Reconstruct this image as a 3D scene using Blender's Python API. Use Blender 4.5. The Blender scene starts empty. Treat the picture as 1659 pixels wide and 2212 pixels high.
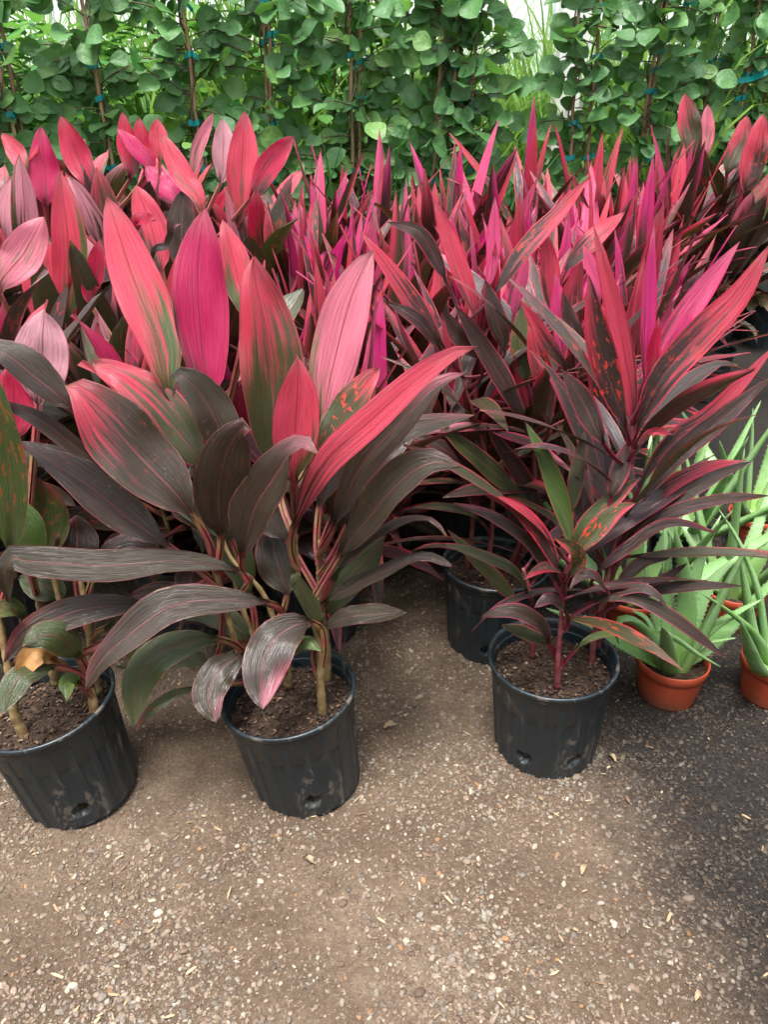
import bpy, math, random
import numpy as np
from mathutils import Vector, Matrix, noise as mnoise

# ------------------------------------------------------------------ camera, sky, sun
scene = bpy.context.scene
col = scene.collection
CAMH, PITCH, FPX = 1.17, math.radians(27.5), 3342.0      # FPX: focal length for a 3318 x 4424 frame
cam_d = bpy.data.cameras.new('camera')
cam = bpy.data.objects.new('camera', cam_d)
col.objects.link(cam)
cam.location = (0, 0, CAMH)
cam.rotation_euler = (math.pi / 2 - PITCH, 0, 0)
cam_d.sensor_fit = 'HORIZONTAL'
cam_d.sensor_width = 36.0
cam_d.lens = 36.0 * FPX / 3318.0
cam_d.clip_end = 500
cam_d.clip_start = 0.02
scene.camera = cam

SUN_EL, SUN_ROT = math.radians(74), math.radians(205)
w = bpy.data.worlds.new('World')
scene.world = w
w.use_nodes = True
nt = w.node_tree
nt.nodes.clear()
sky = nt.nodes.new('ShaderNodeTexSky')
sky.sky_type = 'NISHITA'
sky.sun_disc = False
sky.sun_elevation = SUN_EL
sky.sun_rotation = SUN_ROT
sky.dust_density = 4.0
sky.air_density = 1.0
hs = nt.nodes.new('ShaderNodeHueSaturation')
hs.inputs['Saturation'].default_value = 0.34
bg = nt.nodes.new('ShaderNodeBackground')
bg.inputs['Strength'].default_value = 0.11
wo = nt.nodes.new('ShaderNodeOutputWorld')
nt.links.new(sky.outputs[0], hs.inputs['Color'])
nt.links.new(hs.outputs[0], bg.inputs['Color'])
nt.links.new(bg.outputs[0], wo.inputs['Surface'])

sd = bpy.data.lights.new('sun', 'SUN')
sd.energy = 1.5
sd.angle = math.radians(20)
sd.color = (1.0, 0.98, 0.95)
sun = bpy.data.objects.new('sun', sd)
col.objects.link(sun)
sdir = Vector((math.sin(SUN_ROT) * math.cos(SUN_EL), math.cos(SUN_ROT) * math.cos(SUN_EL), math.sin(SUN_EL)))
sun.rotation_euler = sdir.to_track_quat('Z', 'Y').to_euler()

scene.view_settings.view_transform = 'Standard'
scene.view_settings.look = 'None'
scene.view_settings.exposure = 2.02
scene.view_settings.gamma = 1.0
scene.view_settings.use_curve_mapping = False
scene.cycles.use_denoising = True
scene.cycles.max_bounces = 6
scene.cycles.transparent_max_bounces = 4
scene.cycles.caustics_reflective = False
scene.cycles.caustics_refractive = False

R = random.Random(7)
NR = np.random.RandomState(7)
CP, SP = math.cos(PITCH), math.sin(PITCH)


def at(qx, qy, y):
    """frame point (3318 x 4424) -> world point at forward distance y"""
    a, b = (qx - 1659.0) / FPX, (qy - 2212.0) / FPX
    f = CP - b * SP
    d = SP + b * CP
    t = y / f
    return Vector((a * t, y, CAMH - d * t))


def px2m(p):
    """metres per frame pixel at world point p"""
    return (p.y * CP + (CAMH - p.z) * SP) / FPX


REG = {'A': (0, 0, 1), 'B': (1659, 0, 1), 'C': (0, 739, 1), 'D': (1659, 739, 1), 'E': (0, 1774, 1), 'F': (1659, 1774, 1),
       'S': (0, 2661, 1), 'T': (1659, 2661, 1), 'G': (2513.6, 2144, .4848), 'H': (2513.6, 1330.7, .5348),
       'I': (0, 2365.8, .5348), 'J': (887.2, 2217.9, .5348), 'W': (0, 0, 2)}


def q(reg, p):
    ox, oy, s = REG[reg]
    return (ox + p[0] * s, oy + p[1] * s)


# ------------------------------------------------------------------ materials
class MT:
    def __init__(s, name):
        s.m = bpy.data.materials.new(name)
        s.m.use_nodes = True
        s.t = s.m.node_tree
        s.t.nodes.clear()
        s.out = s.n('ShaderNodeOutputMaterial')

    def n(s, typ, **kw):
        nd = s.t.nodes.new(typ)
        for k, v in kw.items():
            setattr(nd, k, v)
        return nd

    def set(s, sock, v):
        if hasattr(v, 'links') or isinstance(v, bpy.types.NodeSocket):
            s.t.links.new(v, sock)
        else:
            if isinstance(v, (tuple, list)) and len(v) == 3 and sock.type == 'RGBA':
                v = (*v, 1)
            sock.default_value = v

    def math(s, op, a, b=0.0, c=0.0, clamp=False):
        nd = s.n('ShaderNodeMath', operation=op, use_clamp=clamp)
        s.set(nd.inputs[0], a)
        s.set(nd.inputs[1], b)
        s.set(nd.inputs[2], c)
        return nd.outputs[0]

    def smooth(s, v, a, b, lo=0.0, hi=1.0):
        nd = s.n('ShaderNodeMapRange', interpolation_type='SMOOTHSTEP')
        s.set(nd.inputs[0], v)
        s.set(nd.inputs[1], a)
        s.set(nd.inputs[2], b)
        s.set(nd.inputs[3], lo)
        s.set(nd.inputs[4], hi)
        return nd.outputs[0]

    def mix(s, f, a, b, mode='MIX'):
        nd = s.n('ShaderNodeMix', data_type='RGBA', blend_type=mode)
        s.set(nd.inputs[0], f)
        s.set(nd.inputs[6], a)
        s.set(nd.inputs[7], b)
        return nd.outputs[2]

    def vec(s, x, y, z):
        nd = s.n('ShaderNodeCombineXYZ')
        for i, v in enumerate((x, y, z)):
            s.set(nd.inputs[i], v)
        return nd.outputs[0]

    def noise(s, vec, scale, detail=2.0, rough=0.5, dist=0.0):
        nd = s.n('ShaderNodeTexNoise')
        if vec is not None:
            s.set(nd.inputs['Vector'], vec)
        nd.inputs['Scale'].default_value = scale
        nd.inputs['Detail'].default_value = detail
        nd.inputs['Roughness'].default_value = rough
        nd.inputs['Distortion'].default_value = dist
        return nd.outputs['Fac']

    def ramp(s, f, stops):
        nd = s.n('ShaderNodeValToRGB')
        s.set(nd.inputs[0], f)
        el = nd.color_ramp.elements
        while len(el) < len(stops):
            el.new(0.5)
        for e, (p, c) in zip(el, stops):
            e.position = p
            e.color = (*c, 1)
        return nd.outputs[0]

    def bump(s, h, strength, dist):
        nd = s.n('ShaderNodeBump')
        s.set(nd.inputs['Height'], h)
        nd.inputs['Strength'].default_value = strength
        nd.inputs['Distance'].default_value = dist
        return nd.outputs[0]

    def bsdf(s, color, rough=0.5, normal=None, spec=0.5, translucent=None, tfac=0.0):
        p = s.n('ShaderNodeBsdfPrincipled')
        s.set(p.inputs['Base Color'], color)
        s.set(p.inputs['Roughness'], rough)
        s.set(p.inputs['Specular IOR Level'], spec)
        if normal is not None:
            s.set(p.inputs['Normal'], normal)
        o = p.outputs[0]
        if translucent is not None:
            tr = s.n('ShaderNodeBsdfTranslucent')
            s.set(tr.inputs[0], translucent)
            if normal is not None:
                s.set(tr.inputs['Normal'], normal)
            mx = s.n('ShaderNodeMixShader')
            s.set(mx.inputs[0], tfac)
            s.t.links.new(o, mx.inputs[1])
            s.t.links.new(tr.outputs[0], mx.inputs[2])
            o = mx.outputs[0]
        s.t.links.new(o, s.out.inputs['Surface'])
        s.p = p
        return s.m

    def uv(s):
        u = s.n('ShaderNodeUVMap', uv_map='uv')
        sp = s.n('ShaderNodeSeparateXYZ')
        s.t.links.new(u.outputs[0], sp.inputs[0])
        return sp.outputs[0], sp.outputs[1]

    def coord(s, which='Object'):
        return s.n('ShaderNodeTexCoord').outputs[which]

    def pos(s):
        return s.n('ShaderNodeNewGeometry').outputs['Position']


def mat_cordyline(name, narrow):
    """object colour: r = share of the blade that is pink, g = hue of the pink, b = green, a = blotches"""
    m = MT(name)
    s, v = m.uv()
    t = m.math('SUBTRACT', m.math('MULTIPLY', v, 2.0), 1.0)
    at_ = m.math('ABSOLUTE', t)
    oi = m.n('ShaderNodeObjectInfo')
    sp = m.n('ShaderNodeSeparateColor')
    m.t.links.new(oi.outputs['Color'], sp.inputs[0])
    pink, hue, green, spk, rnd = sp.outputs[0], sp.outputs[1], sp.outputs[2], oi.outputs['Alpha'], oi.outputs['Random']
    r50 = m.math('MULTIPLY', rnd, 50.0)
    streak = m.noise(m.vec(m.math('ADD', m.math('MULTIPLY', t, 3.2), r50), m.math('MULTIPLY', s, 1.1), r50), 1.6, 4.0, 0.62)
    fine = m.noise(m.vec(m.math('ADD', m.math('MULTIPLY', t, 26.0), r50), m.math('MULTIPLY', s, 2.2), r50), 1.0, 3.0, 0.6)
    veins = m.noise(m.vec(m.math('MULTIPLY', t, 60.0), m.math('MULTIPLY', s, 1.5), r50), 1.0, 2.0, 0.5)
    side = m.math('MULTIPLY', t, m.math('MULTIPLY', m.math('SUBTRACT', m.math('FRACT', m.math('MULTIPLY', rnd, 17.3)), 0.5), 0.8))
    field = m.math('ADD', m.math('ADD', s, m.math('MULTIPLY', m.math('SUBTRACT', streak, 0.5), m.smooth(pink, 0.08, 0.5, 0.3, 1.5))), side)
    field = m.math('ADD', field, m.math('MULTIPLY', m.math('SUBTRACT', fine, 0.5), m.smooth(pink, 0.08, 0.5, 0.08, 0.35)))
    thr = m.math('SUBTRACT', 1.05, pink)
    pm = m.smooth(m.math('SUBTRACT', field, thr), -0.20, 0.26)
    pm = m.math('MULTIPLY', pm, m.smooth(pink, 0.02, 0.2))
    edge = m.smooth(m.math('ADD', at_, m.math('MULTIPLY', m.math('SUBTRACT', streak, 0.5), 0.10 if not narrow else 0.45)), 0.95 if not narrow else 0.82, 0.99 if not narrow else 0.94)
    edge = m.math('MULTIPLY', edge, m.math('ADD', 0.30, m.math('MULTIPLY', pink, 0.9)), clamp=True)
    # blotches
    ob = m.noise(m.vec(m.math('ADD', m.math('MULTIPLY', t, 1.6), r50), m.math('MULTIPLY', s, 7.0), r50), 1.7, 5.0, 0.6, 0.4)
    bl = m.math('MULTIPLY', m.smooth(ob, 0.57, 0.61), spk)
    bl = m.math('MULTIPLY', bl, m.smooth(s, 0.1, 0.35))
    dk = m.mix(green, (0.024, 0.008, 0.009) if not narrow else (0.028, 0.005, 0.012), (0.055, 0.115, 0.018))
    dk = m.mix(m.math('MULTIPLY', fine, 0.55), dk, m.mix(green, (0.042, 0.017, 0.015), (0.105, 0.16, 0.04)))
    olive = m.smooth(m.noise(m.vec(r50, m.math('MULTIPLY', s, 1.2), t), 1.5, 2.0), 0.45, 0.7)
    dk = m.mix(m.math('MULTIPLY', olive, 0.42), dk, (0.046, 0.036, 0.014))
    dk = m.mix(m.smooth(veins, 0.55, 0.75, 0.0, 0.3), dk, m.mix(1.0, dk, (0.35, 0.3, 0.3), 'MULTIPLY'))
    pk = m.ramp(hue, [(0.0, (0.86, 0.10, 0.16)), (0.28, (0.52, 0.012, 0.055)), (0.55, (0.56, 0.02, 0.12)), (0.72, (0.84, 0.03, 0.27)), (0.84, (0.84, 0.18, 0.27)), (1.0, (0.82, 0.44, 0.50))])
    pk2 = m.mix(0.30, pk, (0.30, 0.012, 0.05))
    pk = m.mix(m.smooth(fine, 0.35, 0.75), pk, pk2)
    pk = m.mix(m.math('MULTIPLY', m.smooth(s, 0.8, 1.0), 0.25), pk, (0.85, 0.42, 0.42))
    ol2 = m.smooth(m.noise(m.vec(m.math('ADD', m.math('MULTIPLY', t, 1.4), r50), m.math('MULTIPLY', s, 0.9), m.math('MULTIPLY', r50, 1.7)), 1.5, 3.0, 0.6), 0.52, 0.68)
    ol2 = m.math('MULTIPLY', ol2, m.smooth(s, 0.95, 0.35, 0.0, 0.75))
    pm = m.math('MULTIPLY', pm, m.math('SUBTRACT', 1.0, ol2))
    c = m.mix(pm, dk, pk)
    c = m.mix(bl, c, (0.72, 0.045, 0.03))
    ecol = m.mix(m.math('MULTIPLY', hue, 0.6), (0.74, 0.018, 0.06), (0.78, 0.02, 0.20))
    if not narrow:
        ecol = (0.42, 0.06, 0.075)
    c = m.mix(edge, c, ecol)
    mid = m.smooth(at_, 0.045, 0.015)
    c = m.mix(m.math('MULTIPLY', mid, 0.8), c, m.mix(pm, (0.16, 0.035, 0.04), (0.24, 0.018, 0.03)))
    # pale mineral film and pin-prick specks on old leaves
    sk = m.noise(m.coord('Object'), 210.0, 2.0)
    film = m.math('MULTIPLY', m.smooth(sk, 0.62, 0.74), m.smooth(m.noise(m.coord('Object'), 14.0, 2.0), 0.45, 0.75))
    c = m.mix(m.math('MULTIPLY', film, m.math('SUBTRACT', 0.28, m.math('MULTIPLY', pm, 0.24))), c, (0.42, 0.36, 0.33))
    oe = m.math('MULTIPLY', m.smooth(at_, 0.90, 0.97), m.smooth(m.noise(m.vec(m.math('MULTIPLY', s, 5.0), t, r50), 1.6, 4.0, 0.65), 0.58, 0.66))
    c = m.mix(m.math('MULTIPLY', oe, m.math('SUBTRACT', 0.7, m.math('MULTIPLY', pm, 0.7))), c, (0.19, 0.115, 0.06))
    tipb = m.math('MULTIPLY', m.smooth(s, 0.95, 0.99), m.smooth(rnd, 0.55, 0.6))
    c = m.mix(m.math('MULTIPLY', tipb, 0.8), c, (0.20, 0.10, 0.035))
    # petiole (s < 0)
    pet = m.smooth(s, 0.03, -0.03)
    pn = m.noise(m.coord('Object'), 30.0, 2.0)
    pcol = m.mix(m.smooth(pn, 0.4, 0.65), (0.42, 0.075, 0.085), (0.34, 0.19, 0.085)) if not narrow else m.mix(m.smooth(pn, 0.4, 0.65), (0.17, 0.012, 0.03), (0.27, 0.02, 0.05))
    c = m.mix(pet, c, pcol)
    rip = m.noise(m.vec(m.math('ADD', m.math('MULTIPLY', t, 7.0), r50), m.math('MULTIPLY', s, 2.6), r50), 1.0, 2.0, 0.5)
    h = m.math('ADD', m.math('ADD', m.math('MULTIPLY', veins, 0.4), m.math('MULTIPLY', fine, 0.6)), m.math('MULTIPLY', rip, 0.9))
    nrm = m.bump(h, 0.8, 0.005)
    rough = m.math('ADD', 0.16, m.math('ADD', m.math('MULTIPLY', m.noise(m.coord('Object'), 25.0, 2.0), 0.14), m.math('MULTIPLY', m.math('ADD', fine, streak), 0.20)))
    tc = m.mix(pm, m.mix(green, (0.06, 0.03, 0.012), (0.14, 0.24, 0.03)), pk)
    mt = m.bsdf(c, rough, nrm, m.math('SUBTRACT', 0.40, m.math('MULTIPLY', pm, 0.10)), tc, m.math('ADD', 0.10, m.math('MULTIPLY', pm, 0.36)))
    m.p.inputs['Coat Weight'].default_value = 0.60
    m.p.inputs['Coat Roughness'].default_value = 0.17
    m.set(m.p.inputs['Coat Normal'], m.bump(m.math('ADD', fine, m.math('MULTIPLY', rip, 1.3)), 0.5, 0.004))
    return mt


def mat_simple(name, base, var, scale, rough, bump=0.0, bdist=0.01, spec=0.5, detail=4.0):
    m = MT(name)
    o = m.coord('Object')
    n = m.noise(o, scale, detail, 0.6)
    c = m.mix(m.smooth(n, 0.3, 0.7), base, var)
    nrm = m.bump(n, bump, bdist) if bump else None
    return m.bsdf(c, rough, nrm, spec)


def mat_cane():
    m = MT('cane_bark')
    o = m.coord('Object')
    n = m.noise(o, 40, 4, .6)
    c = m.ramp(n, [(0.3, (0.10, 0.05, 0.025)), (0.5, (0.22, 0.14, 0.06)), (0.7, (0.30, 0.24, 0.11))])
    return m.bsdf(c, 0.6, m.bump(n, 0.5, 0.004))


def mat_black_pot():
    m = MT('black_nursery_plastic')
    o = m.coord('Object')
    mp = m.n('ShaderNodeMapping')
    m.t.links.new(o, mp.inputs[0])
    mp.inputs['Scale'].default_value = (1.3, 1.3, 0.6)
    n1 = m.noise(mp.outputs[0], 16.0, 6.0, 0.65, 2.2)
    n2 = m.noise(o, 9.0, 3.0, 0.5)
    n3 = m.noise(o, 160.0, 2.0, 0.5)
    dirt = m.math('MULTIPLY', m.smooth(n1, 0.54, 0.62), m.smooth(n2, 0.40, 0.58))
    sz = m.n('ShaderNodeSeparateXYZ')
    m.t.links.new(o, sz.inputs[0])
    low = m.math('MULTIPLY', m.smooth(sz.outputs[2], 0.09, 0.0), m.smooth(n3, 0.3, 0.62))
    f = m.math('ADD', m.math('MULTIPLY', dirt, 0.75), m.math('MULTIPLY', low, 0.16), clamp=True)
    f = m.math('ADD', f, m.math('MULTIPLY', m.smooth(n3, 0.60, 0.72), 0.07), clamp=True)
    c = m.mix(n2, (0.008, 0.014, 0.018), (0.016, 0.026, 0.033))
    c = m.mix(f, c, (0.12, 0.10, 0.085))
    r = m.math('ADD', 0.36, m.math('MULTIPLY', f, 0.5), clamp=True)
    return m.bsdf(c, r, m.bump(m.math('ADD', n1, m.math('MULTIPLY', n3, 0.3)), 0.25, 0.004))


def mat_orange_pot():
    m = MT('terracotta_plastic')
    o = m.coord('Object')
    n2 = m.noise(o, 12.0, 5.0, 0.6)
    n3 = m.noise(o, 120.0, 3.0, 0.6)
    sz = m.n('ShaderNodeSeparateXYZ')
    m.t.links.new(o, sz.inputs[0])
    c = m.mix(m.smooth(n2, 0.35, 0.7), (0.36, 0.055, 0.022), (0.46, 0.085, 0.04))
    low = m.math('MULTIPLY', m.smooth(sz.outputs[2], 0.06, 0.0), m.smooth(n2, 0.35, 0.6))
    f = m.math('ADD', m.math('MULTIPLY', low, 0.75), m.math('MULTIPLY', m.smooth(n3, 0.55, 0.68), m.smooth(n2, 0.4, 0.7, 0.1, 0.5)), clamp=True)
    c = m.mix(f, c, (0.085, 0.055, 0.04))
    return m.bsdf(c, 0.5, m.bump(n3, 0.12, 0.002), 0.4)


def mat_soil():
    m = MT('potting_soil')
    o = m.coord('Object')
    n = m.noise(o, 90.0, 5.0, 0.65)
    n2 = m.noise(o, 25.0, 3.0)
    c = m.ramp(n, [(0.25, (0.012, 0.008, 0.006)), (0.5, (0.045, 0.028, 0.019)), (0.75, (0.13, 0.085, 0.055))])
    return m.bsdf(c, 0.9, m.bump(m.math('ADD', n, n2), 1.0, 0.012), 0.2)


def damp_mask(m):
    """share of damp black soil by world position: the aloe side of the path"""
    pz = m.n('ShaderNodeSeparateXYZ')
    m.t.links.new(m.pos(), pz.inputs[0])
    n = m.noise(m.pos(), 2.6, 4.0, 0.6)
    n2 = m.noise(m.pos(), 14.0, 4.0, 0.6)
    x = m.math('ADD', pz.outputs[0], m.math('MULTIPLY', m.math('SUBTRACT', n, 0.5), 0.22))
    x = m.math('ADD', x, m.math('MULTIPLY', m.math('SUBTRACT', n2, 0.5), 0.14))
    # the damp edge runs from x = 0.5 at y = 0.6 to x = 0.4 at y = 1.1
    lim = m.math('SUBTRACT', 0.60, m.math('MULTIPLY', pz.outputs[1], 0.16))
    a = m.smooth(m.math('SUBTRACT', x, lim), -0.12, 0.16)
    # the ground under and behind the plant blocks takes the dark soil colour too
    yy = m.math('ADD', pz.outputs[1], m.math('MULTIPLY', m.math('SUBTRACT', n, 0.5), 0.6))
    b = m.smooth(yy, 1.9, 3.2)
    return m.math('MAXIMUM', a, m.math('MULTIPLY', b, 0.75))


def mat_ground():
    m = MT('gritty_dirt')
    p = m.pos()
    big = m.noise(p, 2.2, 4.0, 0.55)
    mid_ = m.noise(p, 14.0, 5.0, 0.65)
    fine = m.noise(p, 120.0, 5.0, 0.7)
    grit = m.noise(p, 330.0, 3.0, 0.6)
    c = m.mix(m.smooth(big, 0.36, 0.62), (0.142, 0.098, 0.067), (0.225, 0.163, 0.115))
    c = m.mix(m.math('MULTIPLY', m.smooth(mid_, 0.4, 0.7), 0.55), c, (0.11, 0.075, 0.052))
    c = m.mix(m.smooth(fine, 0.35, 0.72), m.mix(1.0, c, (0.62, 0.60, 0.58), 'MULTIPLY'), c)
    c = m.mix(m.math('MULTIPLY', m.smooth(grit, 0.62, 0.72), 0.45), c, (0.36, 0.29, 0.21))
    dmp = damp_mask(m)
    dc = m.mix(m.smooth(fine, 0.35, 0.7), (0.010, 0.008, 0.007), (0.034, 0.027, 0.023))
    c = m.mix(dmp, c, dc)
    h = m.math('ADD', m.math('MULTIPLY', fine, 0.8), m.math('ADD', m.math('MULTIPLY', grit, 0.35), m.math('MULTIPLY', mid_, 0.8)))
    return m.bsdf(c, m.math('SUBTRACT', 0.95, m.math('MULTIPLY', dmp, 0.12)), m.bump(h, 0.9, 0.010), 0.25)


def mat_gravel():
    m = MT('gravel')
    a = m.n('ShaderNodeAttribute', attribute_name='tint')
    n = m.noise(m.pos(), 260.0, 3.0, 0.6)
    c = m.mix(m.smooth(n, 0.35, 0.7), m.mix(1.0, a.outputs['Color'], (0.72, 0.68, 0.64), 'MULTIPLY'), a.outputs['Color'])
    dmp = damp_mask(m)
    c = m.mix(m.math('MULTIPLY', dmp, 0.86), c, m.mix(1.0, c, (0.17, 0.165, 0.16), 'MULTIPLY'))
    return m.bsdf(c, 0.75, m.bump(n, 0.4, 0.002), 0.3)


def mat_tint(name, rough=0.8, spec=0.3):
    m = MT(name)
    a = m.n('ShaderNodeAttribute', attribute_name='tint')
    n = m.noise(m.coord('Object'), 120.0, 3.0)
    c = m.mix(m.math('MULTIPLY', n, 0.5), a.outputs['Color'], m.mix(1.0, a.outputs['Color'], (0.4, 0.35, 0.3), 'MULTIPLY'))
    return m.bsdf(c, rough, None, spec)


def mat_vine_leaf():
    m = MT('vine_leaf')
    s, v = m.uv()
    oi = m.n('ShaderNodeObjectInfo')
    rnd = oi.outputs['Random']
    t = m.math('ABSOLUTE', m.math('SUBTRACT', v, 0.5))
    n = m.noise(m.coord('Object'), 6.0, 3.0)
    c = m.ramp(rnd, [(0.0, (0.022, 0.12, 0.028)), (0.45, (0.042, 0.19, 0.042)), (0.8, (0.085, 0.275, 0.05)), (1.0, (0.19, 0.36, 0.045))])
    c = m.mix(m.math('MULTIPLY', n, 0.3), c, (0.05, 0.17, 0.065))
    c = m.mix(m.smooth(t, 0.014, 0.004, 0.0, 0.35), c, (0.16, 0.27, 0.12))
    bf = m.n('ShaderNodeNewGeometry').outputs['Backfacing']
    c = m.mix(m.math('MULTIPLY', bf, 0.5), c, (0.10, 0.17, 0.07))
    return m.bsdf(c, 0.5, m.bump(m.noise(m.coord('Object'), 3.0, 2.0), 0.15, 0.08), 0.4, (0.14, 0.34, 0.05), 0.24)


def mat_foliage(name, a, b, tr, rough=0.5, tf=0.3):
    m = MT(name)
    g = m.n('ShaderNodeNewGeometry')
    c = m.mix(g.outputs['Random Per Island'], a, b)
    return m.bsdf(c, rough, None, 0.4, tr, tf)


def mat_aloe():
    m = MT('aloe_skin')
    s, v = m.uv()
    oi = m.n('ShaderNodeObjectInfo')
    rnd = oi.outputs['Random']
    o = m.coord('Object')
    n = m.noise(o, 22.0, 3.0, 0.6)
    c = m.mix(rnd, (0.13, 0.28, 0.065), (0.22, 0.38, 0.14))
    c = m.mix(m.smooth(n, 0.35, 0.7), c, (0.23, 0.38, 0.17))
    c = m.mix(m.smooth(s, 0.35, 0.0, 0.0, 0.5), c, (0.26, 0.42, 0.07))
    mp = m.vec(m.math('MULTIPLY', s, 9.0), m.math('MULTIPLY', v, 5.0), m.math('MULTIPLY', rnd, 30.0))
    fl = m.noise(mp, 3.0, 3.0, 0.6)
    c = m.mix(m.smooth(fl, 0.60, 0.66, 0.0, 0.4), c, (0.38, 0.52, 0.34))
    c = m.mix(m.smooth(m.noise(o, 45.0, 2.0), 0.66, 0.72, 0.0, 0.35), c, (0.06, 0.14, 0.06))
    return m.bsdf(c, 0.42, m.bump(n, 0.15, 0.006), 0.45, (0.25, 0.5, 0.1), 0.08)


M = {}
M['broad'] = mat_cordyline('broad_cordyline_leaf', False)
M['narrow'] = mat_cordyline('narrow_cordyline_leaf', True)
M['cane'] = mat_cane()
M['redcane'] = mat_simple('red_cane', (0.13, 0.02, 0.03), (0.23, 0.07, 0.06), 35.0, 0.5, 0.3)
M['pot'] = mat_black_pot()
M['orange'] = mat_orange_pot()
M['soil'] = mat_soil()
M['ground'] = mat_ground()
M['gravel'] = mat_gravel()
M['chips'] = mat_tint('bark_chips')
M['vleaf'] = mat_vine_leaf()
M['twig'] = mat_simple('twig_bark', (0.06, 0.035, 0.02), (0.13, 0.10, 0.05), 30.0, 0.7, 0.3)
M['bamboo'] = mat_simple('bamboo', (0.34, 0.23, 0.12), (0.20, 0.12, 0.06), 14.0, 0.55, 0.2)
M['tape'] = mat_simple('teal_tape', (0.0, 0.17, 0.16), (0.0, 0.25, 0.24), 20.0, 0.35)
M['aloe'] = mat_aloe()
M['spine'] = mat_simple('aloe_spine', (0.55, 0.62, 0.40), (0.45, 0.5, 0.3), 30.0, 0.5)
M['dry'] = mat_simple('dry_leaf', (0.30, 0.13, 0.035), (0.42, 0.24, 0.09), 30.0, 0.7, 0.4)
M['straw'] = mat_simple('bleached_leaf', (0.34, 0.25, 0.15), (0.22, 0.15, 0.09), 60.0, 0.8, 0.4)
M['strap'] = mat_foliage('strap_foliage', (0.06, 0.17, 0.03), (0.18, 0.32, 0.07), (0.30, 0.52, 0.09), 0.45, 0.3)
M['darkstrap'] = mat_foliage('dark_strap_foliage', (0.03, 0.085, 0.03), (0.07, 0.16, 0.05), (0.1, 0.25, 0.05), 0.4, 0.2)
M['shrub'] = mat_foliage('shrub_foliage', (0.045, 0.16, 0.045), (0.11, 0.27, 0.06), (0.2, 0.45, 0.07), 0.45, 0.3)
M['white'] = mat_simple('white_sheeting', (0.78, 0.80, 0.80), (0.70, 0.72, 0.72), 3.0, 0.5)
M['post'] = mat_simple('painted_post', (0.80, 0.79, 0.75), (0.72, 0.71, 0.66), 6.0, 0.6)
M['steel'] = mat_simple('galvanised_steel', (0.40, 0.42, 0.43), (0.32, 0.34, 0.35), 8.0, 0.4)


# ------------------------------------------------------------------ object helpers
def mesh_obj(name, verts, faces, mat, parent=None, uvs=None, smooth=True, loc=(0, 0, 0)):
    me = bpy.data.meshes.new(name)
    me.from_pydata(verts, [], faces)
    if uvs is not None:
        ul = me.uv_layers.new(name='uv')
        idx = np.empty(len(me.loops), dtype=np.int32)
        me.loops.foreach_get('vertex_index', idx)
        ul.data.foreach_set('uv', np.asarray(uvs, dtype=np.float32)[idx].ravel())
    if smooth:
        me.polygons.foreach_set('use_smooth', [True] * len(me.polygons))
    if mat is not None:
        me.materials.append(mat)
    me.update()
    o = bpy.data.objects.new(name, me)
    o.location = loc
    if parent is not None:
        o.parent = parent
    col.objects.link(o)
    return o


def inst(name, me, parent=None, loc=(0, 0, 0)):
    o = bpy.data.objects.new(name, me)
    if parent is not None:
        o.parent = parent
    o.location = loc
    col.objects.link(o)
    return o


def thing(name, loc, label, cat, group=None):
    o = bpy.data.objects.new(name, None)
    o.empty_display_size = 0.05
    o.location = loc
    o['label'] = label
    o['category'] = cat
    if group:
        o['group'] = group
    col.objects.link(o)
    return o


def tag(o, label=None, cat=None, group=None, kind=None):
    if label:
        o['label'] = label
    if cat:
        o['category'] = cat
    if group:
        o['group'] = group
    if kind:
        o['kind'] = kind
    return o


def cr(pts, u):
    """Catmull-Rom through pts at u in [0, n-1]"""
    n = len(pts)
    i = min(int(u), n - 2)
    f = u - i
    p1, p2 = pts[i], pts[i + 1]
    p0 = pts[i - 1] if i > 0 else p1 * 2 - p2
    p3 = pts[i + 2] if i + 2 < n else p2 * 2 - p1
    return 0.5 * ((2 * p1) + (p2 - p0) * f + (2 * p0 - 5 * p1 + 4 * p2 - p3) * f * f + (3 * p1 - p0 - 3 * p2 + p3) * f ** 3)


def resample(pts, u0, u1, n):
    k = 40
    P = [cr(pts, u0 + (u1 - u0) * i / k) for i in range(k + 1)]
    L = [0.0]
    for i in range(k):
        L.append(L[-1] + (P[i + 1] - P[i]).length)
    out = []
    j = 0
    for i in range(n + 1):
        d = L[-1] * i / n
        while j < k - 1 and L[j + 1] < d:
            j += 1
        f = (d - L[j]) / max(1e-9, L[j + 1] - L[j])
        out.append(P[j].lerp(P[j + 1], min(1, max(0, f))))
    return out


def tube(pts, radii, seg=8, cap=True):
    V, F = [], []
    n = len(pts)
    up = Vector((0.31, 0.13, 0.94))
    A = None
    for i in range(n):
        T = (pts[min(i + 1, n - 1)] - pts[max(i - 1, 0)]).normalized()
        if A is None:
            A = T.cross(up)
            if A.length < 1e-3:
                A = T.cross(Vector((1, 0, 0)))
        A = (A - T * A.dot(T)).normalized()
        B = T.cross(A)
        for k in range(seg):
            a = 2 * math.pi * k / seg
            V.append(pts[i] + (A * math.cos(a) + B * math.sin(a)) * radii[i])
    for i in range(n - 1):
        for k in range(seg):
            F.append((i * seg + k, i * seg + (k + 1) % seg, (i + 1) * seg + (k + 1) % seg, (i + 1) * seg + k))
    if cap:
        F.append(tuple(range(seg - 1, -1, -1)))
        F.append(tuple((n - 1) * seg + k for k in range(seg)))
    return V, F


def prof_broad(s):
    return (max(s, 0.0) ** 0.80) * (max(1 - s, 0.0) ** 0.80) / 0.3299 + 0.02 * (1 - s)


def prof_narrow(s):
    return (max(s, 0.0) ** 0.88) * (max(1 - s, 0.0) ** 0.95) / 0.2812 + 0.03 * (1 - s)


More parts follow.
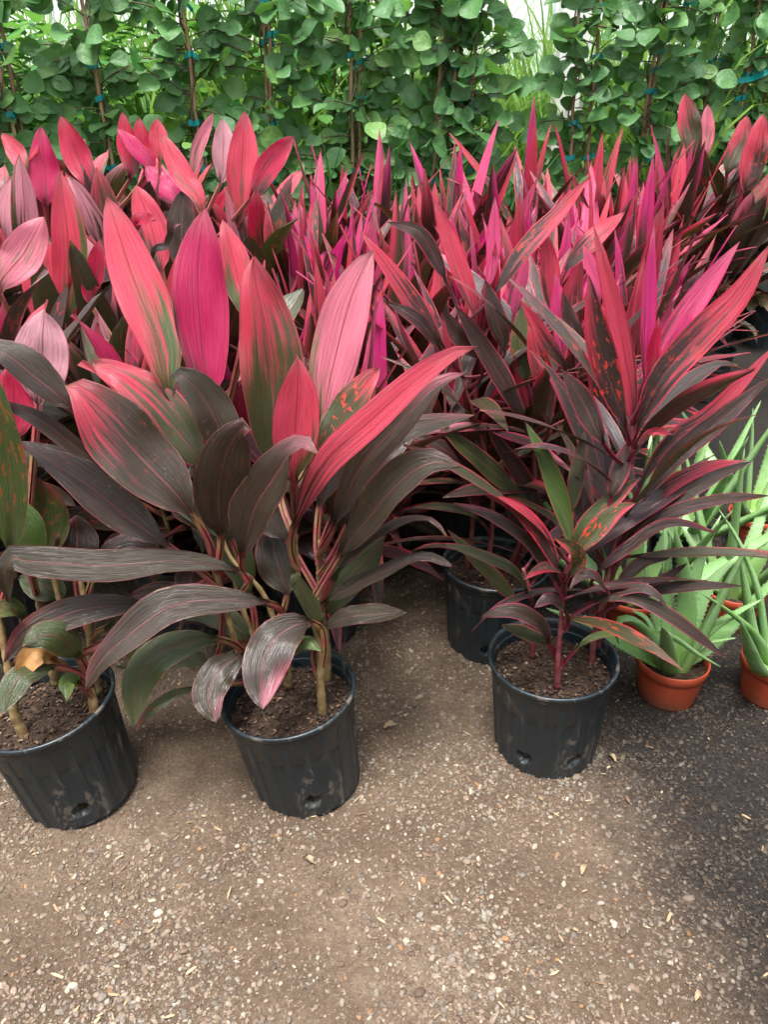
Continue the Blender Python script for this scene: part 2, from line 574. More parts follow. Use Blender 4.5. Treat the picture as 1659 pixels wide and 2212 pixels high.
def blade(pts, bi, width, prof, nrm, roll=0.0, fold=0.25, wave=0.06, seed=0, petr=0.006, rows=15, cols=8, prow=5, curl=0.0):
    """leaf sheet along pts (pts[:bi+1] is the petiole); nrm(p) gives the facing"""
    rr = random.Random(seed)
    n = len(pts)
    pet = resample(pts, 0, bi, prow)[:-1] if bi > 0 else []
    bl = resample(pts, bi, n - 1, rows)
    C = pet + bl
    np_ = len(pet)
    V, U, F = [], [], []
    ph, ph2 = rr.uniform(0, 6.3), rr.uniform(0, 6.3)
    k1 = rr.uniform(5, 9)
    tw = rr.uniform(-0.35, 0.35)
    asym = rr.uniform(-0.06, 0.06)
    for i, c in enumerate(C):
        T = (C[min(i + 1, len(C) - 1)] - C[max(i - 1, 0)]).normalized()
        N0 = nrm(c)
        W = T.cross(N0)
        if W.length < 0.15:
            W = T.cross(Vector((0.3, -0.8, 0.5)))
        W.normalize()
        s = (i - np_) / rows if i >= np_ else -(np_ - i) / max(1, prow) * 0.3
        ang = roll + tw * max(0, s)
        W = (Matrix.Rotation(ang, 3, T) @ W)
        N = W.cross(T).normalized()
        hw = width * 0.5 * prof(s) if s > 0 else 0.0
        b = min(1.0, max(0.0, s / 0.10))
        b = b * b * (3 - 2 * b)
        for k in range(cols + 1):
            t = -1 + 2 * k / cols
            pa = t * math.pi * 0.93
            hh = max(petr * (1 - s) if s > 0 else petr, 0.0)
            px, pn = math.sin(pa) * hh, math.cos(pa) * -hh
            wv = wave * width * (math.sin(k1 * s + ph + t * 0.8) * t * t + 0.4 * math.sin(k1 * 2.3 * s + ph2) * abs(t) * t)
            fx = hw * (t * (1 + 0.07 * mnoise.noise(Vector((s * 5, math.copysign(3.0, t), seed * 1.3)))) + asym * (1 - t * t))
            fn = fold * hw * (abs(t) ** 1.2) - curl * hw * t * t * t + (wv + width * 0.07 * mnoise.noise(Vector((s * 3.4, t * 1.3, seed * .77))) if s > 0 else 0)
            p = c + W * (px * (1 - b) + fx * b) + N * (pn * (1 - b) + fn * b)
            V.append(p)
            U.append((s, k / cols))
    st = cols + 1
    for i in range(len(C) - 1):
        for k in range(cols):
            F.append((i * st + k, i * st + k + 1, (i + 1) * st + k + 1, (i + 1) * st + k))
    return V, F, U


# ------------------------------------------------------------------ ground
def gh(x, y):
    return 0.010 * mnoise.noise(Vector((x * 2.1, y * 2.1, 0.3))) + 0.004 * mnoise.noise(Vector((x * 9, y * 9, 4.3)))


xs = np.concatenate([[-120, -40, -14, -6, -3], np.arange(-1.6, 2.2, 0.03), [3, 6, 14, 40, 120]])
ys = np.concatenate([[-60, -12, -3, -1], np.arange(0.1, 3.6, 0.03), [4, 5, 7, 12, 30, 90, 300]])
GV = [(float(x), float(y), gh(x, y) if abs(x) < 3 and -1 < y < 4 else 0.0) for y in ys for x in xs]
nx = len(xs)
GF = [(j * nx + i, j * nx + i + 1, (j + 1) * nx + i + 1, (j + 1) * nx + i) for j in range(len(ys) - 1) for i in range(nx - 1)]
g = mesh_obj('ground', GV, GF, M['ground'])
tag(g, kind='structure')


def ico(sub):
    import bmesh
    bm = bmesh.new()
    bmesh.ops.create_icosphere(bm, subdivisions=sub, radius=1.0)
    v = np.array([x.co[:] for x in bm.verts])
    f = np.array([[x.index for x in fc.verts] for fc in bm.faces])
    bm.free()
    return v, f


def scatter(name, cen, size, flat, tints, sub, mat, smooth, elong=0.0, seed=1, jit=0.22):
    rs = np.random.RandomState(seed)
    bv, bf = ico(sub)
    n, k = len(cen), len(bv)
    V = np.repeat(bv[None], n, 0) * (1 + rs.uniform(-jit, jit, (n, k, 1)))
    sc = np.stack([1 + rs.uniform(0, 0.5 + elong, n), 1 + rs.uniform(-0.2, 0.2, n), flat * (1 + rs.uniform(-0.25, 0.25, n))], 1)
    V *= (sc * size[:, None])[:, None, :]
    tl = rs.uniform(-0.45, 0.45, n)
    c, s = np.cos(tl)[:, None], np.sin(tl)[:, None]
    x, z = V[:, :, 0] * c - V[:, :, 2] * s, V[:, :, 0] * s + V[:, :, 2] * c
    V[:, :, 0], V[:, :, 2] = x, z
    a = rs.uniform(0, 6.283, n)
    c, s = np.cos(a)[:, None], np.sin(a)[:, None]
    x, y = V[:, :, 0] * c - V[:, :, 1] * s, V[:, :, 0] * s + V[:, :, 1] * c
    V[:, :, 0], V[:, :, 1] = x, y
    V += cen[:, None, :]
    Fc = (bf[None] + (np.arange(n) * k)[:, None, None]).reshape(-1, 3)
    me = bpy.data.meshes.new(name)
    me.vertices.add(n * k)
    me.vertices.foreach_set('co', V.astype(np.float32).ravel())
    me.loops.add(Fc.size)
    me.loops.foreach_set('vertex_index', Fc.astype(np.int32).ravel())
    me.polygons.add(len(Fc))
    me.polygons.foreach_set('loop_start', np.arange(0, Fc.size, 3, dtype=np.int32))
    me.polygons.foreach_set('use_smooth', np.full(len(Fc), smooth))
    me.update(calc_edges=True)
    ca = me.color_attributes.new('tint', 'FLOAT_COLOR', 'POINT')
    rgba = np.ones((n, k, 4), dtype=np.float32)
    rgba[:, :, :3] = tints[:, None, :]
    ca.data.foreach_set('color', rgba.ravel())
    me.materials.append(mat)
    o = bpy.data.objects.new(name, me)
    col.objects.link(o)
    return o


def stone_tints(n, rs, pale):
    base = np.array([[0.17, 0.122, 0.09], [0.20, 0.15, 0.112], [0.12, 0.085, 0.063], [0.23, 0.178, 0.137], [0.16, 0.135, 0.112]])
    light = np.array([[0.33, 0.28, 0.215], [0.29, 0.24, 0.18], [0.38, 0.34, 0.275], [0.25, 0.225, 0.19]])
    t = base[rs.randint(0, len(base), n)] * 1.15
    pl = rs.rand(n) < pale
    t[pl] = light[rs.randint(0, len(light), pl.sum())]
    od = rs.rand(n) < 0.015
    t[od] = np.array([0.30, 0.17, 0.09])
    return t * rs.uniform(0.70, 1.12, (n, 1))


def ground_pts(n, rs, x0, x1, y0, y1, thr):
    out = []
    while len(out) < n:
        x, y = rs.uniform(x0, x1), y0 + (y1 - y0) * rs.rand() ** 1.5
        if abs(x) > 0.62 * y + 0.30:
            continue
        d = mnoise.noise(Vector((x * 4.0, y * 4.0, 9.1))) + 0.5 * mnoise.noise(Vector((x * 11, y * 11, 2.0)))
        if rs.rand() < thr + 0.55 * d:
            out.append((x, y, gh(x, y)))
    return np.array(out)


rs = np.random.RandomState(3)
c = ground_pts(8500, rs, -0.95, 1.2, 0.5, 2.1, 0.42)
sz = rs.uniform(0.0020, 0.0044, len(c)) * (1 + 0.6 * (rs.rand(len(c)) < 0.05))
c[:, 2] += sz * 0.2
tag(scatter('gravel', c, sz, 0.62, stone_tints(len(c), rs, 0.24), 2, M['gravel'], True, 0.3, 11, 0.20), 'small brown and cream pebbles scattered over the dirt path', 'gravel', kind='stuff')
c = ground_pts(20000, rs, -0.95, 1.25, 0.5, 2.2, 0.5)
sz = rs.uniform(0.0016, 0.0032, len(c))
c[:, 2] += sz * 0.25
tag(scatter('broken_stone', c, sz, 0.65, stone_tints(len(c), rs, 0.19), 1, M['gravel'], False, 0.4, 14, 0.2), 'angular brown stone chippings pressed into the dirt path', 'gravel', kind='stuff')
c = ground_pts(52000, rs, -0.95, 1.3, 0.5, 2.3, 0.5)
sz = rs.uniform(0.0007, 0.0019, len(c))
c[:, 2] += sz * 0.3
tag(scatter('grit', c, sz, 0.7, stone_tints(len(c), rs, 0.10), 1, M['gravel'], False, 0.4, 12), 'fine grit and crumbs of earth between the pebbles', 'grit', kind='stuff')
c = ground_pts(420, rs, -0.95, 1.2, 0.5, 2.0, 0.5)
c[:, 2] += 0.004
sz = rs.uniform(0.0012, 0.0028, len(c))
wt = np.array([[0.36, 0.25, 0.15], [0.45, 0.35, 0.22], [0.22, 0.14, 0.09]])[rs.randint(0, 3, len(c))]
tag(scatter('wood_chips', c, sz, 0.16, wt, 1, M['chips'], False, 4.0, 13), 'dry splinters and wood chips strewn over the path', 'wood chips', kind='stuff')


# ------------------------------------------------------------------ pots
def lathe(prof, seg, flute=0.0, nfl=24, dents=()):
    """prof: list of (r, z, flute weight, outer?)"""
    V, F = [], []
    for (r, z, fw, out) in prof:
        for k in range(seg):
            a = 2 * math.pi * k / seg
            rr = r
            if fw and flute:
                c = math.cos(a * nfl)
                rr += flute * fw * (1 if c > 0.55 else (-0.2 if c < 0.2 else (c - 0.2) / 0.35 * 1.2 - 0.2))
            if out:
                for (da, dz, dr) in dents:
                    dd = math.hypot(((a - da + math.pi) % (2 * math.pi) - math.pi) * r, z - dz)
                    if dd < dr:
                        rr -= 0.012 * min(1, (dr - dd) / (dr * 0.14))
            V.append((rr * math.cos(a), rr * math.sin(a), z))
    n = len(prof)
    for i in range(n - 1):
        for k in range(seg):
            F.append((i * seg + k, i * seg + (k + 1) % seg, (i + 1) * seg + (k + 1) % seg, (i + 1) * seg + k))
    F.append(tuple(range(seg - 1, -1, -1)))
    return V, F


PR, PB, PH = 0.1225, 0.1005, 0.228


def pot_mesh(name, dents, seg=144, rows=26):
    prof = []
    for i in range(rows + 1):
        f = i / rows
        z = f * (PH - 0.024)
        prof.append((PB + (PR - 0.006 - PB) * (z / PH) + (0.002 if i == 0 else 0.0), z, 1.0 if 0.02 < f < 0.94 else 0.0, True))
    for r, z in ((PR - 0.003, PH - 0.022), (PR - 0.001, PH - 0.018), (PR - 0.002, PH - 0.012), (PR + 0.002, PH - 0.010), (PR + 0.0035, PH - 0.004), (PR + 0.002, PH), (PR - 0.003, PH - 0.001), (PR - 0.005, PH - 0.012), (PR - 0.009, PH - 0.075), (PR - 0.012, PH - 0.08)):
        prof.append((r, z, 0.0, False))
    V, F = lathe(prof, seg, 0.0028, 20, dents)
    return V, F


HOLE_A = [-math.pi / 2 + 0.18, -math.pi / 2 + 0.18 + 2 * math.pi / 3 * 1.0, -math.pi / 2 + 0.18 - 2 * math.pi / 3]


def soil_disc(r, seed, amp=0.006, lift=0.010):
    V, F = [], []
    rings, seg = 14, 44
    V.append((0, 0, lift))
    for i in range(1, rings + 1):
        for k in range(seg):
            a = 2 * math.pi * k / seg
            rr = r * i / rings
            x, y = rr * math.cos(a), rr * math.sin(a)
            z = lift * (1 - (i / rings) ** 2) + amp * (mnoise.noise(Vector((x * 40, y * 40, seed))) + 0.7 * mnoise.noise(Vector((x * 110, y * 110, seed))))
            V.append((x, y, z))
    for k in range(seg):
        F.append((0, 1 + k, 1 + (k + 1) % seg))
    for i in range(rings - 1):
        for k in range(seg):
            b = 1 + i * seg
            F.append((b + k, b + seg + k, b + seg + (k + 1) % seg, b + (k + 1) % seg))
    return V, F


plain_pot = None
plain_soil = None


def add_pot(root, tilt=(0, 0), hero=None, seed=1, scale=1.0, chips=True):
    """black nursery pot with its soil as parts of root; hero: list of (angle, height, radius) drain holes"""
    global plain_pot, plain_soil
    rot = Matrix.Rotation(tilt[0], 4, 'X') @ Matrix.Rotation(tilt[1], 4, 'Y')
    if hero is None:
        if plain_pot is None:
            V, F = pot_mesh('pot', ())
            plain_pot = mesh_obj('pot', V, F, M['pot'], root)
            V, F = soil_disc(PR - 0.007, 3)
            plain_soil = mesh_obj('soil', V, F, M['soil'], root, loc=(0, 0, PH - 0.045))
            p, s = plain_pot, plain_soil
        else:
            p, s = inst('pot', plain_pot.data, root), inst('soil', plain_soil.data, root, (0, 0, PH - 0.045))
    else:
        V, F = pot_mesh('pot', hero, 300, 76)
        p = mesh_obj('pot', V, F, M['pot'], root)
        V, F = soil_disc(PR - 0.007, seed)
        s = mesh_obj('soil', V, F, M['soil'], root, loc=(0, 0, PH - 0.045))
        for (a, z, r) in hero:
            # earth packed in the drain hole
            rr = PB + (PR - 0.006 - PB) * z / PH - 0.0125
            cen = Vector((rr * math.cos(a), rr * math.sin(a), z))
            o = Vector((math.cos(a), math.sin(a), 0))
            tn = Vector((-math.sin(a), math.cos(a), 0))
            VV, FF = [cen + o * 0.004], []
            for ring in (1, 2, 3):
                for k in range(18):
                    b = 2 * math.pi * k / 18
                    e = r * ring / 3 * 0.95
                    VV.append(cen + tn * math.cos(b) * e + Vector((0, 0, math.sin(b) * e)) + o * (0.004 * mnoise.noise(Vector((ring * 3.1, k * 1.7, seed)))))
            for k in range(18):
                FF.append((0, 1 + k, 1 + (k + 1) % 18))
                for ring in (0, 1):
                    b = 1 + ring * 18
                    FF.append((b + k, b + 18 + k, b + 18 + (k + 1) % 18, b + (k + 1) % 18))
            mesh_obj('drain_hole', VV, FF, M['soil'], p)
        if chips:
            rs = np.random.RandomState(seed)
            n = 620
            a, r = rs.uniform(0, 6.283, n), (PR - 0.012) * np.sqrt(rs.rand(n))
            cen = np.stack([r * np.cos(a), r * np.sin(a), 0.010 * (1 - (r / PR) ** 2) + 0.004 + 0 * r], 1)
            tn = np.array([[0.075, 0.042, 0.026], [0.042, 0.025, 0.018], [0.13, 0.078, 0.048], [0.022, 0.015, 0.012], [0.26, 0.19, 0.12]])[rs.choice(5, n, p=[.33, .3, .16, .17, .04])]
            ch = scatter('bark_chips', cen, rs.uniform(0.0012, 0.0031, n), 0.5, tn, 1, M['chips'], False, 0.9, seed, 0.3)
            tag(ch, kind='stuff')
            ch.parent = s
    p.matrix_local = rot
    s.matrix_local = rot @ Matrix.Translation((0, 0, PH - 0.045))
    return p


# ------------------------------------------------------------------ traced cordylines
KIND = {  # pink share, hue of pink, green, blotches
    'dark': (0.06, 0.30, 0.05, 0.05), 'darktip': (0.26, 0.10, 0.08, 0.06), 'gray': (0.04, 0.9, 0.10, 0.0), 'graypink': (0.10, 0.9, 0.06, 0.0),
    'streak': (0.36, 0.12, 0.25, 0.05), 'coral': (1.02, 0.03, 0.45, 0.0), 'pinkgreen': (0.78, 0.06, 0.62, 0.0), 'palepink': (0.95, 0.86, 0.8, 0.0),
    'mag': (1.05, 0.55, 0.05, 0.0), 'crim': (0.9, 0.30, 0.02, 0.0), 'pale': (1.0, 1.0, 0.2, 0.0), 'green': (0.05, 0.2, 0.95, 0.0), 'dgreen': (0.05, 0.3, 0.42, 0.0),
    'olive': (0.10, 0.1, 0.55, 0.25), 'speck': (0.22, 0.06, 0.35, 0.8), 'redtip': (0.50, 0.06, 0.05, 0.45), 'blotch': (0.30, 0.10, 0.04, 1.0),
    'hot': (1.1, 0.72, 0.03, 0.0), 'hotpink': (1.1, 0.76, 0.05, 0.1), 'redpink': (0.9, 0.07, 0.08, 0.2), 'orange': (0.2, 0.02, 0.5, 1.0)}
UP = Vector((0, 0, 1))


def facing(upw):
    def f(p):
        v = (Vector((0, 0, CAMH)) - p).normalized()
        return (v * (1 - upw) + UP * upw).normalized()
    return f


def nearest_stem(stems, p, drop):
    best, bd = None, 1e9
    for st in stems:
        for i in range(len(st) - 1):
            for k in range(9):
                c = st[i].lerp(st[i + 1], k / 8)
                if c.z > p.z - drop:
                    continue
                d = (c - p).length
                if d < bd:
                    bd, best = d, c
    if best is None:
        best = min((st[-1] for st in stems), key=lambda c: (c - p).length)
    return best


def traced_leaf(root, stems, spec, y0, narrow, seed, scale_w=1.0):
    reg, pts, wpx, d, kind = spec[:5]
    opt = spec[5] if len(spec) > 5 else {}
    Q = [q(reg, p) if len(p) == 2 else q(p[2], p) for p in pts]
    L = [0.0]
    for i in range(len(Q) - 1):
        L.append(L[-1] + math.hypot(Q[i + 1][0] - Q[i][0], Q[i + 1][1] - Q[i][1]))
    P = [at(a[0], a[1], y0 + d[0] + (d[1] - d[0]) * l / L[-1]) for a, l in zip(Q, L)]
    wm = wpx * REG[reg][2] * px2m(P[len(P) // 2]) * scale_w * (0.86 if narrow else 0.95)
    if opt.get('pet', True):
        b = nearest_stem(stems, P[0], opt.get('drop', 0.05 if narrow else 0.08))
        m_ = b.lerp(P[0], 0.5) + (P[0] - P[1]).normalized() * 0.02 * opt.get('sag', 1)
        P = [b, m_] + P
        bi = 2
    else:
        bi = 0
    upw = opt.get('up', 0.25)
    rr = random.Random(seed)
    V, F, U = blade(P, bi, wm, prof_narrow if narrow else prof_broad, facing(upw), opt.get('roll', rr.uniform(-0.25, 0.25)), opt.get('fold', rr.uniform(0.12, 0.38)),
                    opt.get('wave', 0.06 if narrow else 0.075), seed, 0.0040 if narrow else 0.0066, curl=opt.get('curl', 0))
    off = root.location
    V = [v - off for v in V]
    o = mesh_obj('leaf', V, F, M['narrow'] if narrow else M['broad'], root, U)
    k = KIND[kind]
    o.color = (max(0, k[0] + rr.uniform(-.05, .05)), min(1, max(0, k[1] + rr.uniform(-.04, .04))), k[2], k[3])
    return o


def cane(root, pts, r0, r1, mat, rings=True):
    n = max(8, int(sum((pts[i + 1] - pts[i]).length for i in range(len(pts) - 1)) / 0.008))
    P = resample(pts, 0, len(pts) - 1, n)
    rad = []
    for i in range(n + 1):
        r = r1 + (r0 - r1) * (1 - i / n) ** 1.6
        if rings and i % 3 == 0:
            r *= 1.16
        rad.append(r)
    V, F = tube([p - root.location for p in P], rad, 9)
    return mesh_obj('stem', V, F, mat, root)


def pt(reg, p, y):
    a = q(reg, p)
    return at(a[0], a[1], y)


def potted(name, x, y, label, group=None):
    return thing(name, (x, y, gh(x, y) - 0.002), label, 'plant', group)


# ---- centre broad-leaved plant (M)
MY = 1.117
plantM = potted('potted_cordyline', -0.150, MY, 'broad-leaved pink and bronze cordyline in the black pot beside the bare path')
add_pot(plantM, (0.02, -0.12), [(-math.pi / 2 + 0.25, 0.045, 0.016)], 5)
mst = [[pt('S', (1395, 425), MY - .03), pt('S', (1385, 300), MY - .03), pt('E', (1375, 980), MY - .02), pt('E', (1300, 780), MY), pt('E', (1275, 520), MY), pt('E', (1280, 330), MY + .02)],
       [pt('S', (1245, 300), MY + .03), pt('S', (1235, 190), MY + .03), pt('E', (1200, 950), MY + .03), pt('E', (1130, 780), MY + .04), pt('E', (1000, 640), MY + .05), pt('E', (940, 480), MY + .06)],
       [pt('S', (1412, 300), MY + .06), pt('S', (1415, 150), MY + .06), pt('E', (1400, 900), MY + .06), pt('E', (1375, 730), MY + .07), pt('E', (1380, 560), MY + .08)],
       [pt('S', (1130, 330), MY + .02), pt('S', (1040, 180), MY + .02), pt('E', (1000, 940), MY + .02), pt('E', (940, 740), MY + .02), pt('E', (900, 560), MY + .02)],
       [pt('S', (1190, 300), MY + .08), pt('E', (1080, 950), MY + .10), pt('E', (980, 600), MY + .16), pt('C', (900, 1250), MY + .2)]]
for i, s_ in enumerate(mst):
    cane(plantM, s_, 0.0085, 0.0030, M['cane'])
ML = [
    ('E', [(835, 455), (650, 250), (470, 60), (340, -85), (278, -108)], 330, (0, .02), 'darktip', dict(roll=.1, fold=.12)),
    ('E', [(880, 260), (740, 60), (560, -130), (400, -205)], 235, (.06, .10), 'streak', dict(up=.4)),
    ('E', [(1010, 260), (950, 80), (860, -80), (770, -150), (745, -140)], 205, (.05, .05), 'gray', dict(up=.55, fold=.4)),
    ('E', [(955, 545), (945, 340), (990, 160), (1060, 65), (1088, 85)], 255, (0, -.05), 'dark', dict(fold=.15)),
    ('E', [(1045, 625), (1090, 460), (1190, 280), (1290, 150), (1362, 192)], 245, (-.01, -.07), 'graypink', dict(fold=.3, roll=-.3)),
    ('C', [(1190, 1310), (1185, 1000), (1155, 700), (1105, 480), (1095, 372)], 285, (.08, .14), 'streak', dict(fold=.2, roll=-.1)),
    ('C', [(1270, 1345), (1270, 1150), (1280, 950), (1282, 795)], 215, (-.02, .0), 'coral', dict(fold=.25, roll=.1)),
    ('C', [(1385, 1120), (1430, 880), (1500, 600), (1570, 420), (1612, 342)], 235, (.06, .12), 'palepink', dict(fold=.2)),
    ('C', [(1390, 1250), (1480, 1070), (1570, 940), (1638, 850)], 170, (.02, .06), 'speck', dict(fold=.2)),
    ('C', [(1270, 1540), (1400, 1270), (1600, 1080), (1800, 900), (1960, 790), (2060, 760)], 150, (-.02, -.05), 'redpink', dict(up=.3, roll=.3)),
    ('C', [(1440, 1540), (1560, 1280), (1700, 1120), (1880, 930), (2019, 875)], 150, (.03, .0), 'graypink', dict(up=.5)),
    ('E', [(1430, 480), (1560, 250), (1740, 90), (2055, 20)], 125, (.08, .06), 'gray', dict(up=.5)),
    ('E', [(1465, 630), (1560, 500), (1700, 330), (1850, 225), (1990, 242)], 200, (.02, -.06), 'gray', dict(up=.45)),
    ('E', [(1440, 730), (1580, 590), (1720, 500), (1850, 480), (1925, 545)], 140, (.03, -.05), 'gray', dict(up=.6)),
    ('E', [(1400, 840), (1500, 770), (1670, 690), (1830, 635), (1950, 670)], 115, (.02, -.04), 'gray', dict(up=.6)),
    ('E', [(1390, 955), (1480, 900), (1600, 880), (1757, 870)], 105, (.0, -.05), 'gray', dict(up=.6)),
    ('E', [(1390, 890), (1470, 760), (1580, 640), (1668, 540)], 170, (.06, .1), 'dgreen', dict(up=.2)),
    ('E', [(1040, 698), (760, 650), (450, 670), (130, 650), (20, 650), (38, 830)], 165, (0, -.06), 'gray', dict(up=.45, fold=.1, roll=.1)),
    ('E', [(1160, 832), (920, 820), (730, 850), (560, 970), (430, 1090), (362, 1212)], 180, (-.02, -.13), 'graypink', dict(up=.45, fold=.2)),
    ('E', [(1345, 915), (1220, 960), (1150, 1070), (1130, 1180), (1135, 1290)], 215, (-.04, -.17), 'graypink', dict(up=.3, fold=-.2, roll=0)),
    ('E', [(1060, 1055), (960, 1110), (900, 1220), (930, 1345)], 165, (-.03, -.14), 'gray', dict(up=.35, fold=-.2)),
    ('E', [(940, 985), (780, 1010), (660, 1070), (590, 1190), (580, 1365)], 165, (-.02, -.12), 'dgreen', dict(up=.35, fold=-.15)),
    ('E', [(735, 592), (520, 440), (300, 270), (60, 125)], 210, (.02, .06), 'dark', dict(up=.5)),
    ('E', [(1245, 1050), (1320, 990), (1398, 1045)], 100, (-.02, -.06), 'green', dict(up=.5, fold=-.3)),
    ('E', [(1392, 935), (1330, 810), (1270, 715), (1255, 745)], 95, (-.03, -.05), 'dgreen', dict(up=.2, fold=-.3)),
    ('S', [(845, 310), (720, 360), (640, 420), (590, 495)], 60, (-.03, -.1), 'olive', dict(up=.4)),
    ('S', [(930, 215), (800, 175), (650, 215), (500, 215)], 125, (.05, .08), 'dgreen', dict(up=.5)),
    ('C', [(735, 990), (690, 750), (575, 440), (500, 220), (460, 115)], 225, (.10, .22), 'pinkgreen', dict(fold=.25, roll=.2)),
    ('C', [(905, 1010), (875, 720), (860, 440), (875, 250), (890, 160)], 255, (.10, .18), 'mag', dict(fold=.25)),
    ('C', [(720, 980), (722, 700), (770, 430), (832, 265)], 90, (.16, .24), 'coral', dict(fold=.4)),
    ('C', [(1060, 660), (1030, 480), (995, 330), (962, 210)], 140, (.22, .28), 'pinkgreen', dict(fold=.3)),
    ('E', [(1000, 560), (880, 420), (700, 330)], 170, (.15, .2), 'dgreen', dict(up=.2)),
    ('E', [(1240, 560), (1150, 420), (1090, 250)], 190, (.14, .2), 'gray', dict(up=.2)),
    ('E', [(1080, 800), (1010, 620), (900, 480), (740, 440)], 180, (.12, .2), 'dgreen', dict(up=.3)),
    ('E', [(1240, 800), (1190, 640), (1160, 480)], 190, (.12, .2), 'gray', dict(up=.2)),
    ('E', [(1500, 500), (1560, 330), (1680, 150), (1820, 50)], 170, (.10, .2), 'dark', dict(up=.3)),
    ('E', [(1380, 420), (1430, 200), (1500, 20), (1560, -160)], 190, (.12, .22), 'dark', dict(up=.2)),
    ('E', [(1080, 1000), (1000, 920), (900, 860), (760, 880)], 130, (.06, .1), 'dgreen', dict(up=.5)),
    ('E', [(1000, 950), (860, 870), (700, 800), (560, 800)], 140, (.10, .16), 'dark', dict(up=.5)),
    ('E', [(440, 235), (300, 140), (150, 30), (-10, -35)], 90, (.02, .0), 'graypink', dict(up=.4, pet=False)),
    ('C', [(330, 1030), (180, 910), (40, 800), (-160, 720)], 190, (.02, .0), 'graypink', dict(up=.5, pet=False)),
]
for i, s_ in enumerate(ML):
    o = traced_leaf(plantM, mst, s_, MY, False, 100 + i)

# ---- left broad-leaved plant (L)
LY = 1.09
plantL = potted('potted_cordyline', -0.585, LY, 'broad-leaved bronze cordyline with a curled orange dead leaf low in its dusty black pot')
add_pot(plantL, (0.03, -0.13), [(-math.pi / 2 + 0.42, 0.042, 0.016)], 8)
lst = [[pt('S', (415, 470), LY - .01), pt('S', (395, 330), LY), pt('S', (340, 170), LY), pt('E', (280, 900), LY + .02), pt('E', (200, 600), LY + .04)],
       [pt('S', (112, 525), LY - .05), pt('S', (60, 410), LY - .05), pt('S', (40, 250), LY - .04), pt('E', (0, 900), LY - .02), pt('E', (-40, 500), LY)],
       [pt('S', (245, 290), LY + .05), pt('S', (225, 200), LY + .05), pt('E', (180, 900), LY + .06), pt('E', (120, 500), LY + .08)],
       [pt('S', (425, 330), LY + .04), pt('S', (400, 220), LY + .05), pt('E', (380, 900), LY + .06), pt('E', (330, 650), LY + .08)]]
for s_ in lst:
    cane(plantL, s_, 0.0100, 0.004, M['cane'])
LL = [
    ('E', [(640, 850), (430, 850), (260, 890), (110, 970), (18, 1085)], 145, (.03, -.05), 'dark', dict(up=.5)),
    ('E', [(345, 1065), (270, 990), (190, 970), (95, 1020)], 150, (-.02, -.08), 'dgreen', dict(up=.4, fold=-.1)),
    ('E', [(235, 1105), (110, 1130), (40, 1220), (8, 1315)], 130, (-.04, -.14), 'dgreen', dict(up=.4, fold=-.2)),
    ('S', [(345, 290), (290, 280), (285, 370)], 70, (-.02, -.08), 'green', dict(up=.3)),
    ('E', [(50, 640), (55, 350), (10, 50), (-60, -230)], 150, (0, .02), 'olive', dict(fold=.2)),
    ('E', [(130, 680), (100, 520), (-10, 350)], 190, (.03, .05), 'green', dict(fold=.2)),
    ('E', [(190, 640), (185, 480), (170, 290)], 230, (.10, .12), 'olive', dict(fold=.15)),
    ('E', [(330, 720), (340, 590), (330, 450)], 190, (.10, .14), 'dark', dict()),
    ('C', [(70, 1170), (65, 1000), (50, 830)], 175, (.12, .16), 'crim', dict()),
    ('C', [(165, 1010), (180, 800), (190, 600)], 245, (.14, .16), 'pale', dict(up=.3)),
    ('E', [(460, 940), (560, 1000), (640, 1090)], 150, (.05, .02), 'dgreen', dict(up=.4)),
    ('E', [(100, 900), (40, 860), (-60, 900)], 120, (.0, -.06), 'olive', dict(up=.4)),
    ('E', [(420, 700), (560, 600), (700, 640)], 160, (.12, .16), 'dark', dict(up=.3)),
    ('E', [(260, 820), (200, 760), (80, 720)], 150, (.06, .06), 'dgreen', dict(up=.4)),
]
for i, s_ in enumerate(LL):
    traced_leaf(plantL, lst, s_, LY, False, 200 + i)
o = traced_leaf(plantL, lst, ('E', [(235, 1075), (180, 1040), (125, 1075), (85, 1165)], 110, (-.03, -.08), 'olive', dict(up=.2, fold=.5)), LY, False, 260)
o.data.materials[0] = M['dry']
o['label'] = 'curled orange dead leaf'

# ---- front narrow-leaved plant (N)
NY = 1.21
plantN = potted('potted_cordyline', 0.335, NY, 'narrow-leaved magenta-tipped cordyline with one green leaf, in the black pot beside the small orange pot')
add_pot(plantN, (0.02, -0.03), [(-math.pi / 2 - 0.62, 0.045, 0.016), (-math.pi / 2 + 0.38, 0.045, 0.016)], 9)
nst = [[pt('T', (748, 310), NY - .06), pt('T', (752, 180), NY - .06), pt('F', (765, 900), NY - .05), pt('F', (785, 740), NY - .04), pt('F', (805, 620), NY - .03)],
       [pt('T', (897, 215), NY + .02), pt('T', (905, 110), NY + .02), pt('F', (935, 850), NY + .02), pt('F', (975, 660), NY + .03), pt('F', (1030, 420), NY + .03), pt('F', (1062, 200), NY + .04), pt('F', (1075, 60), NY + .04)],
       [pt('T', (640, 175), NY + .03), pt('F', (645, 900), NY + .03), pt('F', (630, 780), NY + .04), pt('F', (600, 680), NY + .05)],
       [pt('T', (930, 140), NY + .05), pt('F', (960, 800), NY + .05), pt('F', (1030, 620), NY + .05), pt('F', (1110, 420), NY + .05)]]
for s_ in nst:
    cane(plantN, s_, 0.0062, 0.003, M['redcane'])
